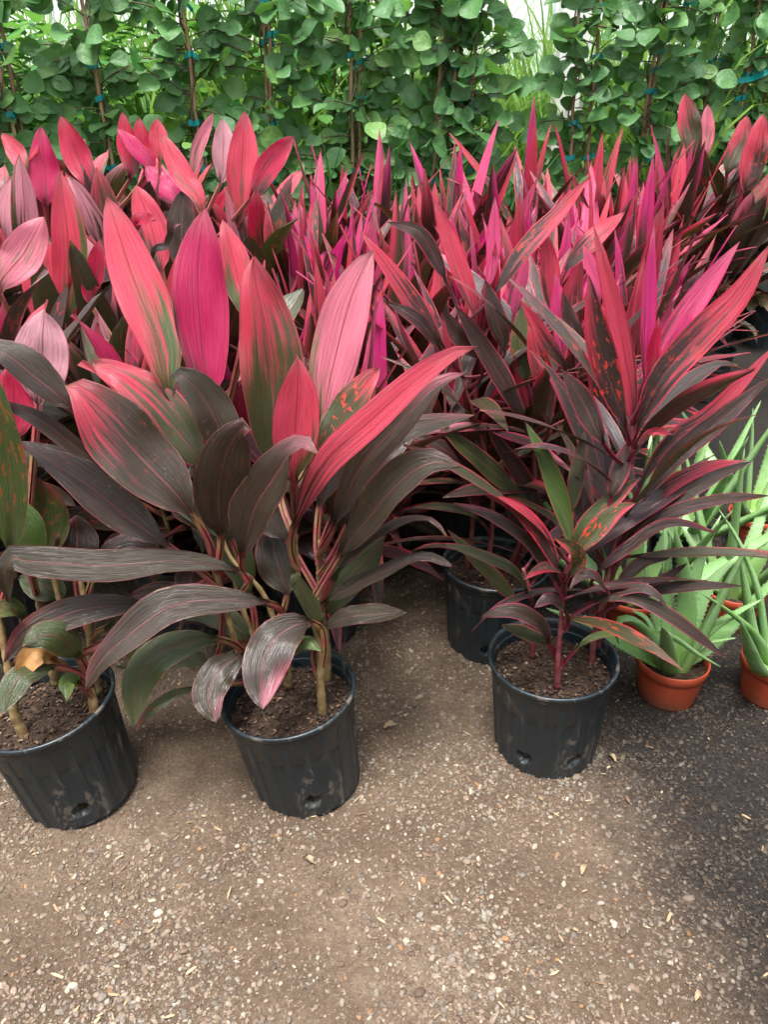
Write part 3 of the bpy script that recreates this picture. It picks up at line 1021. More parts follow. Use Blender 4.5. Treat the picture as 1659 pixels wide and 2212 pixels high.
NL = [
    ('F', [(815, 600), (770, 430), (700, 230), (608, 45)], 98, (-.03, .0), 'green', dict(fold=.3, roll=.2)),
    ('F', [(755, 700), (690, 560), (570, 430), (428, 362)], 95, (-.05, -.06), 'redtip', dict(up=.5)),
    ('F', [(735, 740), (610, 565), (460, 455), (300, 403)], 90, (-.05, -.06), 'graypink', dict(up=.5)),
    ('F', [(830, 630), (900, 545), (1000, 440), (1092, 398)], 100, (-.04, -.03), 'orange', dict(up=.4, fold=.4)),
    ('F', [(820, 600), (880, 490), (1000, 375), (1112, 288)], 100, (-.01, .02), 'olive', dict(up=.3)),
    ('F', [(810, 450), (835, 280), (868, 85)], 80, (.0, .05), 'dgreen', dict()),
    ('F', [(620, 790), (560, 690), (400, 620), (243, 575)], 70, (.0, -.04), 'dgreen', dict(up=.5)),
    ('F', [(600, 855), (520, 770), (400, 650), (278, 515)], 95, (.02, .0), 'dgreen', dict(up=.5)),
    ('F', [(712, 1005), (670, 925), (560, 870), (418, 890)], 105, (-.06, -.12), 'gray', dict(up=.5)),
    ('F', [(720, 1012), (620, 965), (510, 925)], 85, (-.05, -.08), 'dgreen', dict(up=.5)),
    ('F', [(785, 865), (720, 815), (648, 852)], 70, (-.06, -.1), 'graypink', dict(up=.5)),
    ('F', [(965, 785), (900, 715), (840, 725), (803, 768)], 80, (-.05, -.1), 'graypink', dict(up=.5)),
    ('F', [(795, 720), (840, 660), (820, 600), (735, 552)], 75, (-.06, -.1), 'orange', dict(up=.2)),
    ('F', [(905, 835), (1050, 805), (1200, 870), (1340, 965), (1480, 1072)], 75, (-.04, -.12), 'gray', dict(up=.5)),
    ('F', [(900, 825), (1080, 765), (1170, 790), (1222, 845)], 75, (-.02, -.08), 'gray', dict(up=.6)),
    ('F', [(830, 1032), (900, 980), (1020, 958), (1160, 988)], 48, (-.05, -.09), 'green', dict(up=.6)),
    ('F', [(1000, 840), (1150, 790), (1320, 765), (1560, 757)], 78, (.0, -.05), 'gray', dict(up=.5)),
    ('F', [(1005, 750), (1120, 660), (1235, 635)], 82, (.02, .02), 'gray', dict(up=.5)),
    ('F', [(1100, 790), (1200, 735), (1312, 658)], 50, (.02, .0), 'dark', dict(up=.5)),
    ('F', [(915, 710), (1060, 590), (1230, 488), (1440, 530)], 75, (-.02, -.07), 'dark', dict(up=.5)),
    ('F', [(1030, 610), (1200, 465), (1430, 395), (1665, 368)], 88, (.02, -.02), 'dark', dict(up=.5)),
    ('F', [(1050, 560), (1250, 390), (1450, 280), (1590, 222)], 105, (.04, .02), 'gray', dict(up=.5)),
    ('F', [(1050, 520), (1200, 350), (1400, 245), (1570, 215)], 82, (.05, .05), 'redtip', dict(up=.4)),
    ('F', [(1115, 390), (1260, 200), (1420, 70), (1680, -150)], 110, (.04, .0), 'dark', dict(up=.35)),
    ('F', [(1100, 340), (1230, 140), (1430, 0), (1700, -290)], 85, (.06, .05), 'redtip', dict(up=.35)),
    ('D', [(1045, 1110), (965, 880), (905, 650), (883, 445)], 145, (.02, .0), 'blotch', dict(fold=.2)),
    ('D', [(1080, 1150), (1045, 830), (980, 530), (905, 235)], 105, (.05, .08), 'redpink', dict(fold=.3)),
    ('D', [(1125, 930), (1140, 640), (1150, 430), (1168, 238)], 78, (.05, .06), 'hot', dict(fold=.3)),
    ('D', [(1130, 900), (1290, 640), (1420, 460), (1538, 305)], 120, (.06, .08), 'hotpink', dict(fold=.4)),
    ('D', [(1090, 1130), (1200, 900), (1390, 690), (1540, 530), (1672, 310)], 160, (.03, .0), 'redtip', dict(fold=.2, roll=.1)),
    ('D', [(1150, 930), (1250, 770), (1342, 565)], 75, (.03, .04), 'hotpink', dict(fold=.4)),
    ('D', [(1140, 930), (1160, 790), (1188, 630)], 70, (.03, .04), 'crim', dict(fold=.4)),
    ('D', [(950, 1180), (855, 990), (768, 858)], 115, (.0, .02), 'dark', dict()),
    ('F', [(1085, 170), (1160, 95), (1255, 105)], 60, (.0, -.06), 'redtip', dict(up=.5)),
    ('F', [(980, 380), (1020, 250), (1060, 130)], 95, (.0, .03), 'dark', dict()),
    ('F', [(900, 560), (860, 430), (850, 300)], 95, (.02, .06), 'dark', dict()),
]
for i, s_ in enumerate(NL):
    traced_leaf(plantN, nst, s_, NY, True, 300 + i)

# ---- second narrow-leaved plant behind it (O)
OY = 1.56
plantO = potted('potted_cordyline', 0.262, OY, 'narrow-leaved red-edged cordyline in the black pot just behind the front magenta one')
add_pot(plantO, (0, 0), [(-math.pi / 2 - 0.2, 0.045, 0.015)], 10)
ost = [[Vector((0.24, OY - .03, .19)), pt('F', (470, 420), OY - .02), pt('F', (430, 150), OY), pt('D', (330, 850), OY), pt('D', (330, 640), OY + .02)],
       [Vector((0.29, OY, .19)), pt('F', (640, 420), OY), pt('F', (650, 150), OY), pt('D', (680, 1000), OY), pt('D', (700, 800), OY + .02)],
       [Vector((0.20, OY + .03, .19)), pt('F', (380, 420), OY + .02), pt('F', (280, 150), OY + .02), pt('D', (260, 900), OY + .04)],
       [Vector((0.32, OY + .05, .19)), pt('F', (760, 380), OY + .05), pt('F', (830, 100), OY + .06), pt('D', (850, 950), OY + .06)]]
for s_ in ost:
    cane(plantO, s_, 0.0062, 0.003, M['redcane'])
OL = [
    ('D', [(712, 1110), (690, 900), (650, 760), (628, 640)], 108, (-.06, -.04), 'blotch', dict(fold=.2)),
    ('D', [(940, 1080), (925, 900), (870, 745)], 105, (-.02, .0), 'blotch', dict(fold=.2)),
    ('D', [(610, 1090), (510, 900), (400, 720), (308, 585)], 118, (-.06, -.06), 'dark', dict(roll=.3)),
    ('D', [(770, 800), (750, 620), (742, 435)], 75, (.0, .02), 'hot', dict(fold=.4)),
    ('D', [(620, 920), (590, 750), (600, 565)], 100, (.0, .04), 'olive', dict()),
    ('D', [(790, 870), (690, 720), (588, 555)], 75, (-.03, -.04), 'redtip', dict()),
    ('D', [(470, 540), (600, 350), (760, 180), (890, 25)], 98, (.02, .06), 'redtip', dict()),
    ('D', [(520, 790), (480, 620), (435, 470)], 100, (.0, .0), 'dark', dict()),
    ('D', [(395, 640), (330, 430), (215, 122)], 98, (.03, .05), 'redpink', dict()),
    ('D', [(260, 770), (130, 590), (0, 400), (-100, 262)], 115, (-.02, -.02), 'redtip', dict(roll=.2)),
    ('D', [(245, 770), (150, 650), (10, 565)], 75, (-.03, -.05), 'dark', dict(up=.4)),
    ('D', [(270, 480), (160, 280), (15, 222)], 82, (.05, .05), 'dark', dict(up=.4)),
    ('D', [(725, 620), (715, 430), (692, 258)], 98, (.04, .06), 'redpink', dict()),
    ('D', [(780, 440), (910, 290), (1042, 178)], 98, (.06, .1), 'redtip', dict()),
    ('D', [(930, 560), (890, 400), (860, 320)], 70, (.02, .04), 'hotpink', dict()),
    ('D', [(960, 520), (930, 400), (893, 240)], 85, (.06, .1), 'redpink', dict()),
    ('D', [(440, 520), (470, 380), (480, 110)], 70, (.05, .08), 'hotpink', dict()),
    ('D', [(320, 560), (310, 380), (293, 190)], 60, (.05, .08), 'hot', dict()),
    ('D', [(560, 640), (600, 450), (620, 330)], 60, (.05, .08), 'hotpink', dict()),
    ('D', [(820, 800), (820, 560), (850, 340)], 95, (.06, .1), 'redtip', dict()),
    ('D', [(420, 820), (330, 720), (260, 600)], 90, (-.04, -.04), 'dark', dict()),
    ('D', [(860, 800), (800, 640), (770, 520)], 80, (.0, .0), 'dark', dict()),
    ('F', [(640, 420), (430, 230), (310, 130), (210, 5)], 105, (-.06, -.12), 'dgreen', dict(up=.4)),
    ('F', [(560, 420), (420, 300), (240, 90)], 85, (-.04, -.10), 'dark', dict(up=.4)),
    ('F', [(680, 500), (600, 300), (440, 60)], 90, (-.03, -.08), 'dark', dict(up=.3)),
    ('F', [(980, 290), (930, 160), (840, 20), (760, -120)], 105, (-.04, -.06), 'dark', dict(up=.3)),
    ('F', [(400, 380), (300, 200), (130, 110), (20, 115)], 75, (-.02, -.06), 'dark', dict(up=.5)),
    ('F', [(420, 480), (330, 430), (220, 415), (120, 420)], 45, (-.04, -.1), 'dgreen', dict(up=.6)),
    ('F', [(600, 560), (560, 420), (540, 260)], 80, (.0, .04), 'dark', dict()),
    ('F', [(760, 330), (740, 200), (760, 40)], 95, (.0, .04), 'dark', dict()),
]
for i, s_ in enumerate(OL):
    traced_leaf(plantO, ost, s_, OY, True, 400 + i)

# ------------------------------------------------------------------ generated cordylines
def lib_leaf(narrow, arch, droop, seed, ww):
    pts = [Vector((0, 0, 0)), Vector((0.16 if not narrow else 0.06, 0, 0.0))]
    n = 5
    x0 = pts[1].x
    a = 0.0
    x, z = x0, 0.0
    for i in range(n):
        a -= (arch + droop * (i / n) ** 2) / n
        d = (1 - x0) / n
        x += math.cos(a) * d
        z += math.sin(a) * d
        pts.append(Vector((x, 0, z)))
    V, F, U = blade(pts, 1, ww, prof_narrow if narrow else prof_broad, lambda p: UP, 0.0, random.Random(seed).uniform(.15, .45), 0.05, seed, 0.010 if narrow else 0.013, rows=11, cols=6, prow=3)
    me_o = mesh_obj('leaf', V, F, M['narrow'] if narrow else M['broad'], None, U)
    me = me_o.data
    bpy.data.objects.remove(me_o)
    return me


LIB = {False: [lib_leaf(False, a, d, 900 + i, ww) for i, (a, d, ww) in enumerate([(.1, .1, .22), (.25, .3, .25), (.4, .6, .27), (.6, 1.2, .25), (.9, 1.6, .26), (.15, 1.4, .22), (-.25, .2, .19), (.05, 2.2, .24)])],
       True: [lib_leaf(True, a, d, 950 + i, ww) for i, (a, d, ww) in enumerate([(.05, .1, .10), (.15, .2, .11), (.3, .4, .12), (.5, .8, .115), (.8, 1.2, .115), (.1, .9, .11), (-.2, .2, .095), (.05, 1.6, .105)])]}


def place_leaf(root, me, base, az, el, L, W, spin, colr):
    o = inst('leaf', me, root)
    m = Matrix.Translation(base - root.location) @ Matrix.Rotation(az, 4, 'Z') @ Matrix.Rotation(-el, 4, 'Y') @ Matrix.Rotation(spin, 4, 'X') @ Matrix.Diagonal((L, W, L, 1))
    o.matrix_local = m
    o.color = colr
    return o


def gen_plant(x, y, narrow, seed, top, label, group=None, nst_=4, pink=1.0, per=13, rich=False, extra=(), pot=True):
    rr = random.Random(seed)
    root = potted('potted_cordyline', x, y, label, group)
    if pot:
        add_pot(root, (rr.uniform(-.03, .03), rr.uniform(-.03, .03)))
    stems = []
    for i in range(nst_):
        a = rr.uniform(0, 6.28)
        r = rr.uniform(.02, .07)
        b = Vector((x + r * math.cos(a), y + r * math.sin(a), .18))
        lean = rr.uniform(.0, .11)
        Lf = rr.uniform(.42, .54) if narrow else rr.uniform(.36, .46)
        zt = max(.3, (top * rr.uniform(.70, 1.02)) - Lf)
        tp = Vector((x + (r + lean) * math.cos(a) * 1.3, y + (r + lean) * math.sin(a) * 1.3, zt))
        st = [b, b.lerp(tp, .5) + Vector((rr.uniform(-.02, .02), rr.uniform(-.02, .02), 0)), tp]
        stems.append(st)
        cane(root, st, 0.008, 0.005, M['redcane'] if narrow else M['cane'], rings=False)
        n = per + rr.randint(-2, 2)
        a0 = rr.uniform(0, 6.28)
        for k in range(n):
            f = k / (n - 1)                     # 0 youngest, 1 oldest
            az = a0 + k * 2.4 + rr.uniform(-.3, .3)
            el = math.radians(84 - 72 * f ** 1.0 + rr.uniform(-10, 8))
            zb = st[2].lerp(st[1], f ** 1.2 * .95)
            LL_ = Lf * rr.uniform(.86, 1.1) * (0.86 + .3 * math.sin(math.pi * min(1, f + .15))) * (0.75 if f > .9 else 1)
            WW_ = LL_ * rr.uniform(.85, 1.1)
            lib = LIB[narrow]
            me = lib[rr.choice([0, 0, 6, 1]) if f < .2 else (rr.choice([0, 1, 5, 6]) if f < .42 else rr.choice([2, 3, 5, 7]) if f < .75 else rr.choice([3, 4, 7]))]
            pk = max(.14 if narrow else 0.0, ((.84 if narrow else .68) - (2.3 if narrow else 1.8) * f + rr.uniform(-.45, .28))) * pink
            if narrow:
                hue = rr.choice([.0, .08, .12, .71, .74, .78]) if f < .3 else rr.choice([.04, .12, .22, .7])
                colr = (pk, hue, rr.choice([.0, .05, .1, .25]), rr.choice([0, .2, .6, .9]) if f > .2 else 0)
            else:
                hue = rr.choice([0, 0, .05, .2, .32, .5, .84, .9, .95, 1.0])
                colr = (pk * 1.05, hue, rr.choice([.0, .08, .2, .35]), rr.choice([0, 0, .3]))
            place_leaf(root, me, zb, az, el, LL_, WW_, rr.uniform(-.35, .35), colr)
    for e in extra:
        traced_leaf(root, stems, e, y, narrow, seed * 31 + len(e[1]))
    return root


def fill_leaves(root, stems, n, narrow, z0, z1, seed, greens=(.0, .1, .3)):
    rr = random.Random(seed)
    lib = LIB[narrow]
    k = 0
    while k < n:
        st = rr.choice(stems)
        i = rr.randrange(len(st) - 1)
        p = st[i].lerp(st[i + 1], rr.random())
        if not z0 < p.z < z1:
            continue
        L = rr.uniform(.26, .40) if narrow else rr.uniform(.26, .36)
        place_leaf(root, lib[rr.choice([2, 3, 4, 5, 7])], p, rr.uniform(0, 6.283), math.radians(rr.uniform(15, 62)), L, L * rr.uniform(.8, 1.1), rr.uniform(-.4, .4), (rr.choice([.03, .1, .2]) if narrow else .02, rr.choice([.1, .3, .9]), rr.choice(greens), rr.choice([0, 0, .4]) if narrow else 0))
        k += 1


fill_leaves(plantN, nst, 26, True, .34, .72, 1)
fill_leaves(plantO, ost, 34, True, .34, .75, 2)

# broad-leaved plants of the left block
BG = 'broad-leaved cordylines crowded behind the front pots'
BL_ = 'broad-leaved pink and bronze cordyline crowded among its like behind the front pots'
ex = {
    0: [('A', [(290, 1399), (300, 1100), (275, 850), (258, 733)], 155, (.0, .05), 'pinkgreen', dict(fold=.2)),
        ('A', [(0, 1270), (100, 1100), (190, 938)], 175, (-.1, -.05), 'palepink', dict(up=.3)),
        ('A', [(220, 1330), (190, 1150), (150, 960)], 110, (.02, .05), 'coral', dict())],
    1: [('A', [(700, 1180), (660, 1000), (588, 800)], 145, (0, .05), 'redpink', dict()),
        ('A', [(790, 1190), (785, 1000), (795, 815)], 130, (0, .04), 'dark', dict()),
        ('A', [(400, 1330), (410, 1180), (432, 1035)], 85, (0, .02), 'crim', dict()),
        ('A', [(660, 1130), (720, 1060), (755, 980), (790, 972)], 40, (-.05, -.08), 'graypink', dict()),
        ('A', [(870, 920), (800, 780), (745, 680), (705, 580)], 100, (.02, .08), 'coral', dict()),
        ('A', [(590, 1010), (640, 950), (672, 950)], 70, (-.05, -.1), 'crim', dict())],
    2: [('A', [(200, 900), (190, 720), (178, 548)], 135, (0, .05), 'mag', dict(fold=.2)),
        ('A', [(390, 830), (335, 680), (263, 502)], 125, (0, .05), 'crim', dict()),
        ('A', [(110, 760), (70, 660), (8, 578)], 85, (0, .04), 'coral', dict()),
        ('A', [(290, 930), (285, 820), (262, 735)], 110, (0, .04), 'coral', dict()),
        ('A', [(560, 780), (550, 620), (530, 485)], 95, (.05, .1), 'crim', dict()),
        ('A', [(630, 760), (615, 620), (600, 510)], 95, (.05, .1), 'crim', dict())],
    3: [('A', [(1025, 980), (1045, 740), (1060, 478)], 140, (0, .05), 'coral', dict(fold=.2)),
        ('A', [(950, 800), (965, 660), (962, 512)], 105, (.05, .08), 'pale', dict()),
        ('A', [(825, 780), (855, 640), (922, 488)], 58, (.05, .08), 'palepink', dict()),
        ('A', [(690, 700), (682, 600), (678, 512)], 85, (.05, .08), 'coral', dict()),
        ('A', [(660, 760), (580, 640), (505, 555)], 70, (.05, .08), 'mag', dict()),
        ('A', [(1080, 860), (1160, 720), (1268, 588)], 105, (0, .05), 'crim', dict()),
        ('A', [(760, 900), (700, 800), (630, 715)], 115, (.0, .05), 'mag', dict())]}
spots = [(-0.50, 1.62, .86), (-0.92, 1.56, .98), (-1.2, 1.95, 1.04), (-0.78, 1.95, 1.02), (-0.40, 1.92, .94), (-1.02, 2.32, 1.06), (-0.66, 2.33, 1.04), (-1.42, 2.38, 1.06),
         (-1.25, 2.75, 1.08), (-0.88, 2.72, 1.08), (-0.56, 2.72, 1.04), (-1.62, 2.8, 1.08), (-1.05, 3.1, 1.1), (-0.72, 3.1, 1.1), (-1.45, 3.15, 1.1)]
exmap = {3: 0, 4: 1, 8: 2, 9: 3}
BLAB = {0: 'broad-leaved cordyline directly behind the centre black pot, mostly hidden by its leaves', 1: 'broad-leaved cordyline directly behind the dusty pot with the orange dead leaf',
        3: 'broad-leaved cordyline with one tall upright leaf, coral above and olive below', 4: 'broad-leaved cordyline with a dark upright leaf and a curled pink-grey leaf beside the narrow-leaved row',
        8: 'broad-leaved cordyline with a magenta and a crimson leaf standing against the hedge', 9: 'broad-leaved cordyline with a tall bright coral leaf beside a pale pink one against the hedge'}
for i, (x, y, tp) in enumerate(spots):
    gen_plant(x, y, False, 40 + i, tp, BLAB.get(i, BL_), BG, 4, per=11, extra=ex[exmap[i]] if i in exmap else ())

# narrow-leaved plants: a row behind the centre pot and the block behind the front magenta one
NG1, NG2 = 'narrow-leaved cordylines behind the broad-leaved ones', 'narrow-leaved cordylines of the right block'
NL1 = 'narrow-leaved dark red cordyline crowded behind the broad-leaved plants left of the bare path'
NL2 = 'narrow-leaved magenta-tipped cordyline crowded behind the front pots beside the aloes'
for i, (x, y, tp, pk) in enumerate([(-0.17, 1.62, .78, .6), (-0.05, 2.02, .88, .75), (-0.22, 2.38, .95, .8), (0.02, 2.42, .95, .8), (-0.26, 2.74, 1.0, .85), (-0.5, 3.05, 1.02, .9), (-0.14, 3.06, 1.04, .9)]):
    gen_plant(x, y, True, 70 + i, tp, NL1 if i else 'narrow-leaved dark red cordyline in the black pot right behind the centre pot', NG1, 4, pink=pk, per=15)
exn = {0: [('D', [(930, 250), (960, 120), (978, 25)], 120, (0, .03), 'blotch', dict())],
       4: [('B', [(700, 800), (640, 640), (725, 490)], 50, (0, .03), 'redpink', dict())]}
for i, (x, y, tp) in enumerate([(0.27, 1.92, .96), (0.52, 2.0, .96), (0.24, 2.28, 1.0), (0.56, 2.34, 1.0), (0.74, 2.66, 1.0), (0.28, 2.64, 1.03), (0.62, 2.62, 1.08), (0.88, 2.95, 1.10), (0.14, 3.02, 1.14), (0.46, 3.06, 1.20), (0.98, 3.3, 1.18), (1.24, 3.45, 1.18)]):
    gen_plant(x, y, True, 80 + i, tp, {0: 'narrow-leaved magenta-tipped cordyline third in file behind the front magenta one', 1: 'narrow-leaved magenta-tipped cordyline standing next to the first of the packed aloes'}.get(i, NL2), NG2, 4, pink=1.0, per=14)
gen_plant(1.44, 3.40, False, 97, 1.2, 'tall dark broad-leaved cordyline with crimson top leaves behind the magenta block', None, 4, pink=.6, per=11,
          extra=[('B', [(1340, 690), (1320, 560), (1300, 405)], 100, (0, .03), 'streak', dict()), ('B', [(1390, 700), (1395, 580), (1398, 452)], 65, (0, .03), 'palepink', dict()),
                 ('B', [(1480, 760), (1540, 620), (1568, 500)], 95, (0, .03), 'streak', dict()), ('B', [(1560, 850), (1600, 680), (1640, 490)], 110, (-.1, -.1), 'redtip', dict())])
gen_plant(2.12, 4.3, False, 98, 0.80, 'low dark broad-leaved cordyline standing alone on the black soil by the hedge', None, 3, pink=.1, per=9)


# ------------------------------------------------------------------ aloes
def aloe_leaf(root, pts, w0, seed):
    """thick channelled leaf with toothed margins"""
    n = 14
    P = resample(pts, 0, len(pts) - 1, n)
    V, F, U = [], [], []
    seg = 10
    rr = random.Random(seed)
    SV, SF = [], []
    prevW = None
    for i, c in enumerate(P):
        s = i / n
        T = (P[min(i + 1, n)] - P[max(i - 1, 0)]).normalized()
        if prevW is None:
            out = Vector((P[n // 3].x - root.location.x, P[n // 3].y - root.location.y, 0))
            N0 = UP * .7 - out.normalized() * .8 if out.length > .012 else Vector((0, -1, .3))
            N0 = N0 + Vector((rr.uniform(-.3, .3), rr.uniform(-.5, .1), 0))
            W = T.cross(N0)
            if W.length < .2:
                W = T.cross(Vector((.5, -.8, .1)))
        else:
            W = prevW - T * prevW.dot(T)
        W.normalize()
        if prevW is not None and W.dot(prevW) < 0:
            W = -W
        prevW = W
        N = W.cross(T).normalized()
        hw = w0 * .56 * ((1 - s) ** .72) * (1 - .10 * (1 - s) ** 4) + .0008
        th = hw * .85
        for k in range(seg):
            a = 2 * math.pi * k / seg
            cx, sx = math.cos(a), math.sin(a)
            nz = sx * th if sx < 0 else sx * th * (.45 * s ** .5)
            V.append(c + W * cx * hw + N * nz)
            U.append((s, k / seg))
        if 0 < i < n:
            for sd_ in (-1, 1):
                for h_ in (0, .5):
                    cc = c.lerp(P[i + 1], h_) + W * sd_ * hw * .97
                    b = len(SV)
                    e = hw * .05 + .0006
                    SV += [cc - T * e, cc + T * e, cc + N * e * .7, cc + W * sd_ * (.0015 + hw * .06) + T * e * 1.2]
                    SF += [(b, b + 1, b + 3), (b + 1, b + 2, b + 3), (b + 2, b, b + 3)]
    for i in range(n):
        for k in range(seg):
            F.append((i * seg + k, i * seg + (k + 1) % seg, (i + 1) * seg + (k + 1) % seg, (i + 1) * seg + k))
    F.append(tuple(n * seg + k for k in range(seg)))
    off = root.location
    o = mesh_obj('leaf', [v - off for v in V], F, M['aloe'], root, U)
    mesh_obj('teeth', [v - off for v in SV], SF, M['spine'], o, smooth=False)
    return o


def orange_pot_mesh(r, h):
    prof = []
    rb = r * .76
    for i in range(11):
        f = i / 10
        prof.append((rb + (r * .95 - rb) * f, f * h * .78, 0, True))
    for a, z in ((r * .965, h * .785), (r * .985, h * .80), (r * 1.0, h * .985), (r * .985, h), (r * .955, h * .995), (r * .94, h * .8), (r * .9, h * .62)):
        prof.append((a, z, 0, False))
    V, F = lathe(prof, 72)
    return V, F


AP = orange_pot_mesh(.078, .105)
ao = mesh_obj('pot', AP[0], AP[1], M['orange'])
ao_me = ao.data
bpy.data.objects.remove(ao)
sv, sf = soil_disc(.074, 6, .004, .006)
so = mesh_obj('soil', sv, sf, M['soil'])
so_me = so.data
bpy.data.objects.remove(so)


def aloe(x, y, label, leaves, nrand, seed, group=None, L=.30, orange=True):
    rr = random.Random(seed)
    root = thing('potted_aloe', (x, y, gh(x, y) - .002), label, 'plant', group)
    p = inst('pot', ao_me, root)
    p.rotation_euler.z = rr.uniform(0, 6)
    s = inst('soil', so_me, root, (0, 0, .082))
    if not orange:
        p.data = black_small
    b = Vector((x, y, .088))
    k = 0
    for pts, w0 in leaves:
        d_ = pts[1] - b
        pts = [b + Vector((d_.x, d_.y, 0)).normalized() * .012 - UP * .01] + pts[1:] if (pts[0] - b).length < .10 else pts
        aloe_leaf(root, pts, w0 * .95, seed + k)
        k += 1
    a0 = rr.uniform(0, 6)
    for i in range(nrand):
        az = a0 + i * 2.4 + rr.uniform(-.3, .3)
        f = i / max(1, nrand - 1)
        el = math.radians(82 - 52 * f + rr.uniform(-9, 9))
        Lf = L * rr.uniform(.8, 1.12)
        d = Vector((math.cos(az) * math.cos(el), math.sin(az) * math.cos(el), math.sin(el)))
        st = b + Vector((math.cos(az), math.sin(az), 0)) * .018
        bend = rr.uniform(-.05, .09)
        pts = [st, st + d * Lf * .35 + Vector((0, 0, -.01)), st + d * Lf * .7 + UP * bend * .4, st + d * Lf + UP * bend]
        aloe_leaf(root, pts, rr.uniform(.038, .05), seed + 50 + i)
    return root


bs = orange_pot_mesh(.085, .13)
bo = mesh_obj('pot', bs[0], bs[1], mat_simple('green_black_plastic', (0.006, 0.02, 0.018), (0.012, 0.03, 0.026), 10, .45))
black_small = bo.data
bpy.data.objects.remove(bo)

AY = 1.325


def ground_at(qx, qy, z=0.0):
    a, b = (qx - 1659.0) / FPX, (qy - 2212.0) / FPX
    f, d = CP - b * SP, SP + b * CP
    t = (CAMH - z) / d
    return Vector((a * t, f * t, z))


def gz(p):
    return q('G', p)


ac = ground_at(*gz((815, 1430)), .105)
AY = ac.y
al = lambda pts, w, d0=0, d1=0, yy=AY: ([at(*gz(p), yy + d0 + (d1 - d0) * i / (len(pts) - 1)) for i, p in enumerate(pts)], w)
aloe(ac.x, ac.y, 'aloe with a drooping hooked leaf in the small orange pot beside the black pot',
     [al([(800, 1370), (620, 1230), (480, 1100), (350, 1090), (300, 1180), (330, 1320)], .050, -.01, -.06),
      al([(850, 1330), (930, 1050), (920, 700), (850, 400), (830, 260)], .058, .02, .05),
      al([(900, 1330), (1010, 1050), (1150, 780), (1400, 520)], .050, .02, .06),
      al([(900, 1370), (1080, 1230), (1350, 1050), (1600, 920)], .040, -.01, -.02),
      al([(700, 1180), (880, 1280), (1040, 1400), (1240, 1520)], .024, -.03, -.10),
      al([(800, 1330), (720, 1180), (620, 900), (560, 560)], .048, .02, .06),
      al([(790, 1330), (760, 1000), (770, 700), (790, 330)], .040, .03, .07),
      al([(760, 1350), (600, 1120), (440, 1010)], .046, .0, .02),
      al([(960, 1360), (1100, 1320), (1250, 1280), (1370, 1260)], .022, -.02, -.05),
      al([(880, 1330), (960, 900), (1080, 500), (1240, 170)], .042, .04, .10)], 5, 500, None, .33)
rc = ground_at(*gz((1760, 1440)), .105)
rl = lambda pts, w, d0=0, d1=0: al(pts, w, d0, d1, rc.y)
aloe(rc.x, rc.y, 'aloe with two long leaning leaves in an orange pot, next along from the hooked-leaf aloe',
     [rl([(1740, 1330), (1600, 900), (1420, 430), (1225, 120)], .034, .0, .03),
      rl([(1730, 1380), (1560, 1230), (1300, 1010), (1060, 860)], .034, -.02, -.04),
      rl([(1760, 1330), (1750, 800), (1720, 400)], .04, .02, .06)], 5, 520)
bc = ground_at(*gz((1360, 800)), .105)
aloe(bc.x, bc.y, 'aloe in an orange pot behind the hooked-leaf aloe, its leaves crossing the pot', [([at(*gz(p), bc.y + d) for p, d in (((1330, 720), -.02), ((1450, 560), -.03), ((1659, 480), -.03))], .05)], 8, 540, None, .44)
bc = ground_at(*gz((1560, 130)), .105)
aloe(bc.x, bc.y, 'large spiny aloe in an orange pot farther back on the black soil', [], 7, 560, None, .44)
AG = 'aloes packed behind the front black pot'
AL_ = 'pale green aloe packed among its like behind the magenta cordyline'
for i, (u, v, og) in enumerate([((470), 850, True), (880, 330, False)]):
    bc = ground_at(*gz((u, v)), .105)
    aloe(bc.x, bc.y, AL_, [], 9, 580 + i, AG, .42, og)

# ------------------------------------------------------------------ climbing vines on canes
def vine_leaf(seed):
    rr = random.Random(seed)
    rows, cols = 8, 6
    V, U, F = [], [], []
    for i in range(rows + 1):
        s = i / rows
        hw = .5 * (min(1.0, s * 2.1) ** .62) * (max(0.0, 1 - s) ** (.62 + .08 * math.sin(seed * 2.0))) * (1.02 + .35 * s) * 1.12 + .004
        for k in range(cols + 1):
            t = -1 + 2 * k / cols
            x = .12 + s - (.06 * (1 - abs(t)) if i == rows else 0)
            z = .16 * hw * abs(t) ** 1.4 - .16 * (s - .4) ** 2 + .03 * math.sin(5 * s + seed + 2 * t)
            V.append((x, t * hw, z))
            U.append((s, k / cols))
    st = cols + 1
    for i in range(rows):
        for k in range(cols):
            F.append((i * st + k, i * st + k + 1, (i + 1) * st + k + 1, (i + 1) * st + k))
    # short stalk
    b = len(V)
    for (x, hwid) in ((0.0, .014), (.16, .012)):
        for (dy, dz) in ((1, 0), (-.5, .87), (-.5, -.87)):
            V.append((x, dy * hwid, dz * hwid - (.03 if x > 0 else .0)))
            U.append((0.0, .5))
    for k in range(3):
        F.append((b + k, b + (k + 1) % 3, b + 3 + (k + 1) % 3, b + 3 + k))
    o = mesh_obj('leaf', V, F, M['vleaf'], None, U)
    me = o.data
    bpy.data.objects.remove(o)
    return me


VL = [vine_leaf(i) for i in range(5)]


def hedge_y(x):
    return 4.05 + 0.18 * x


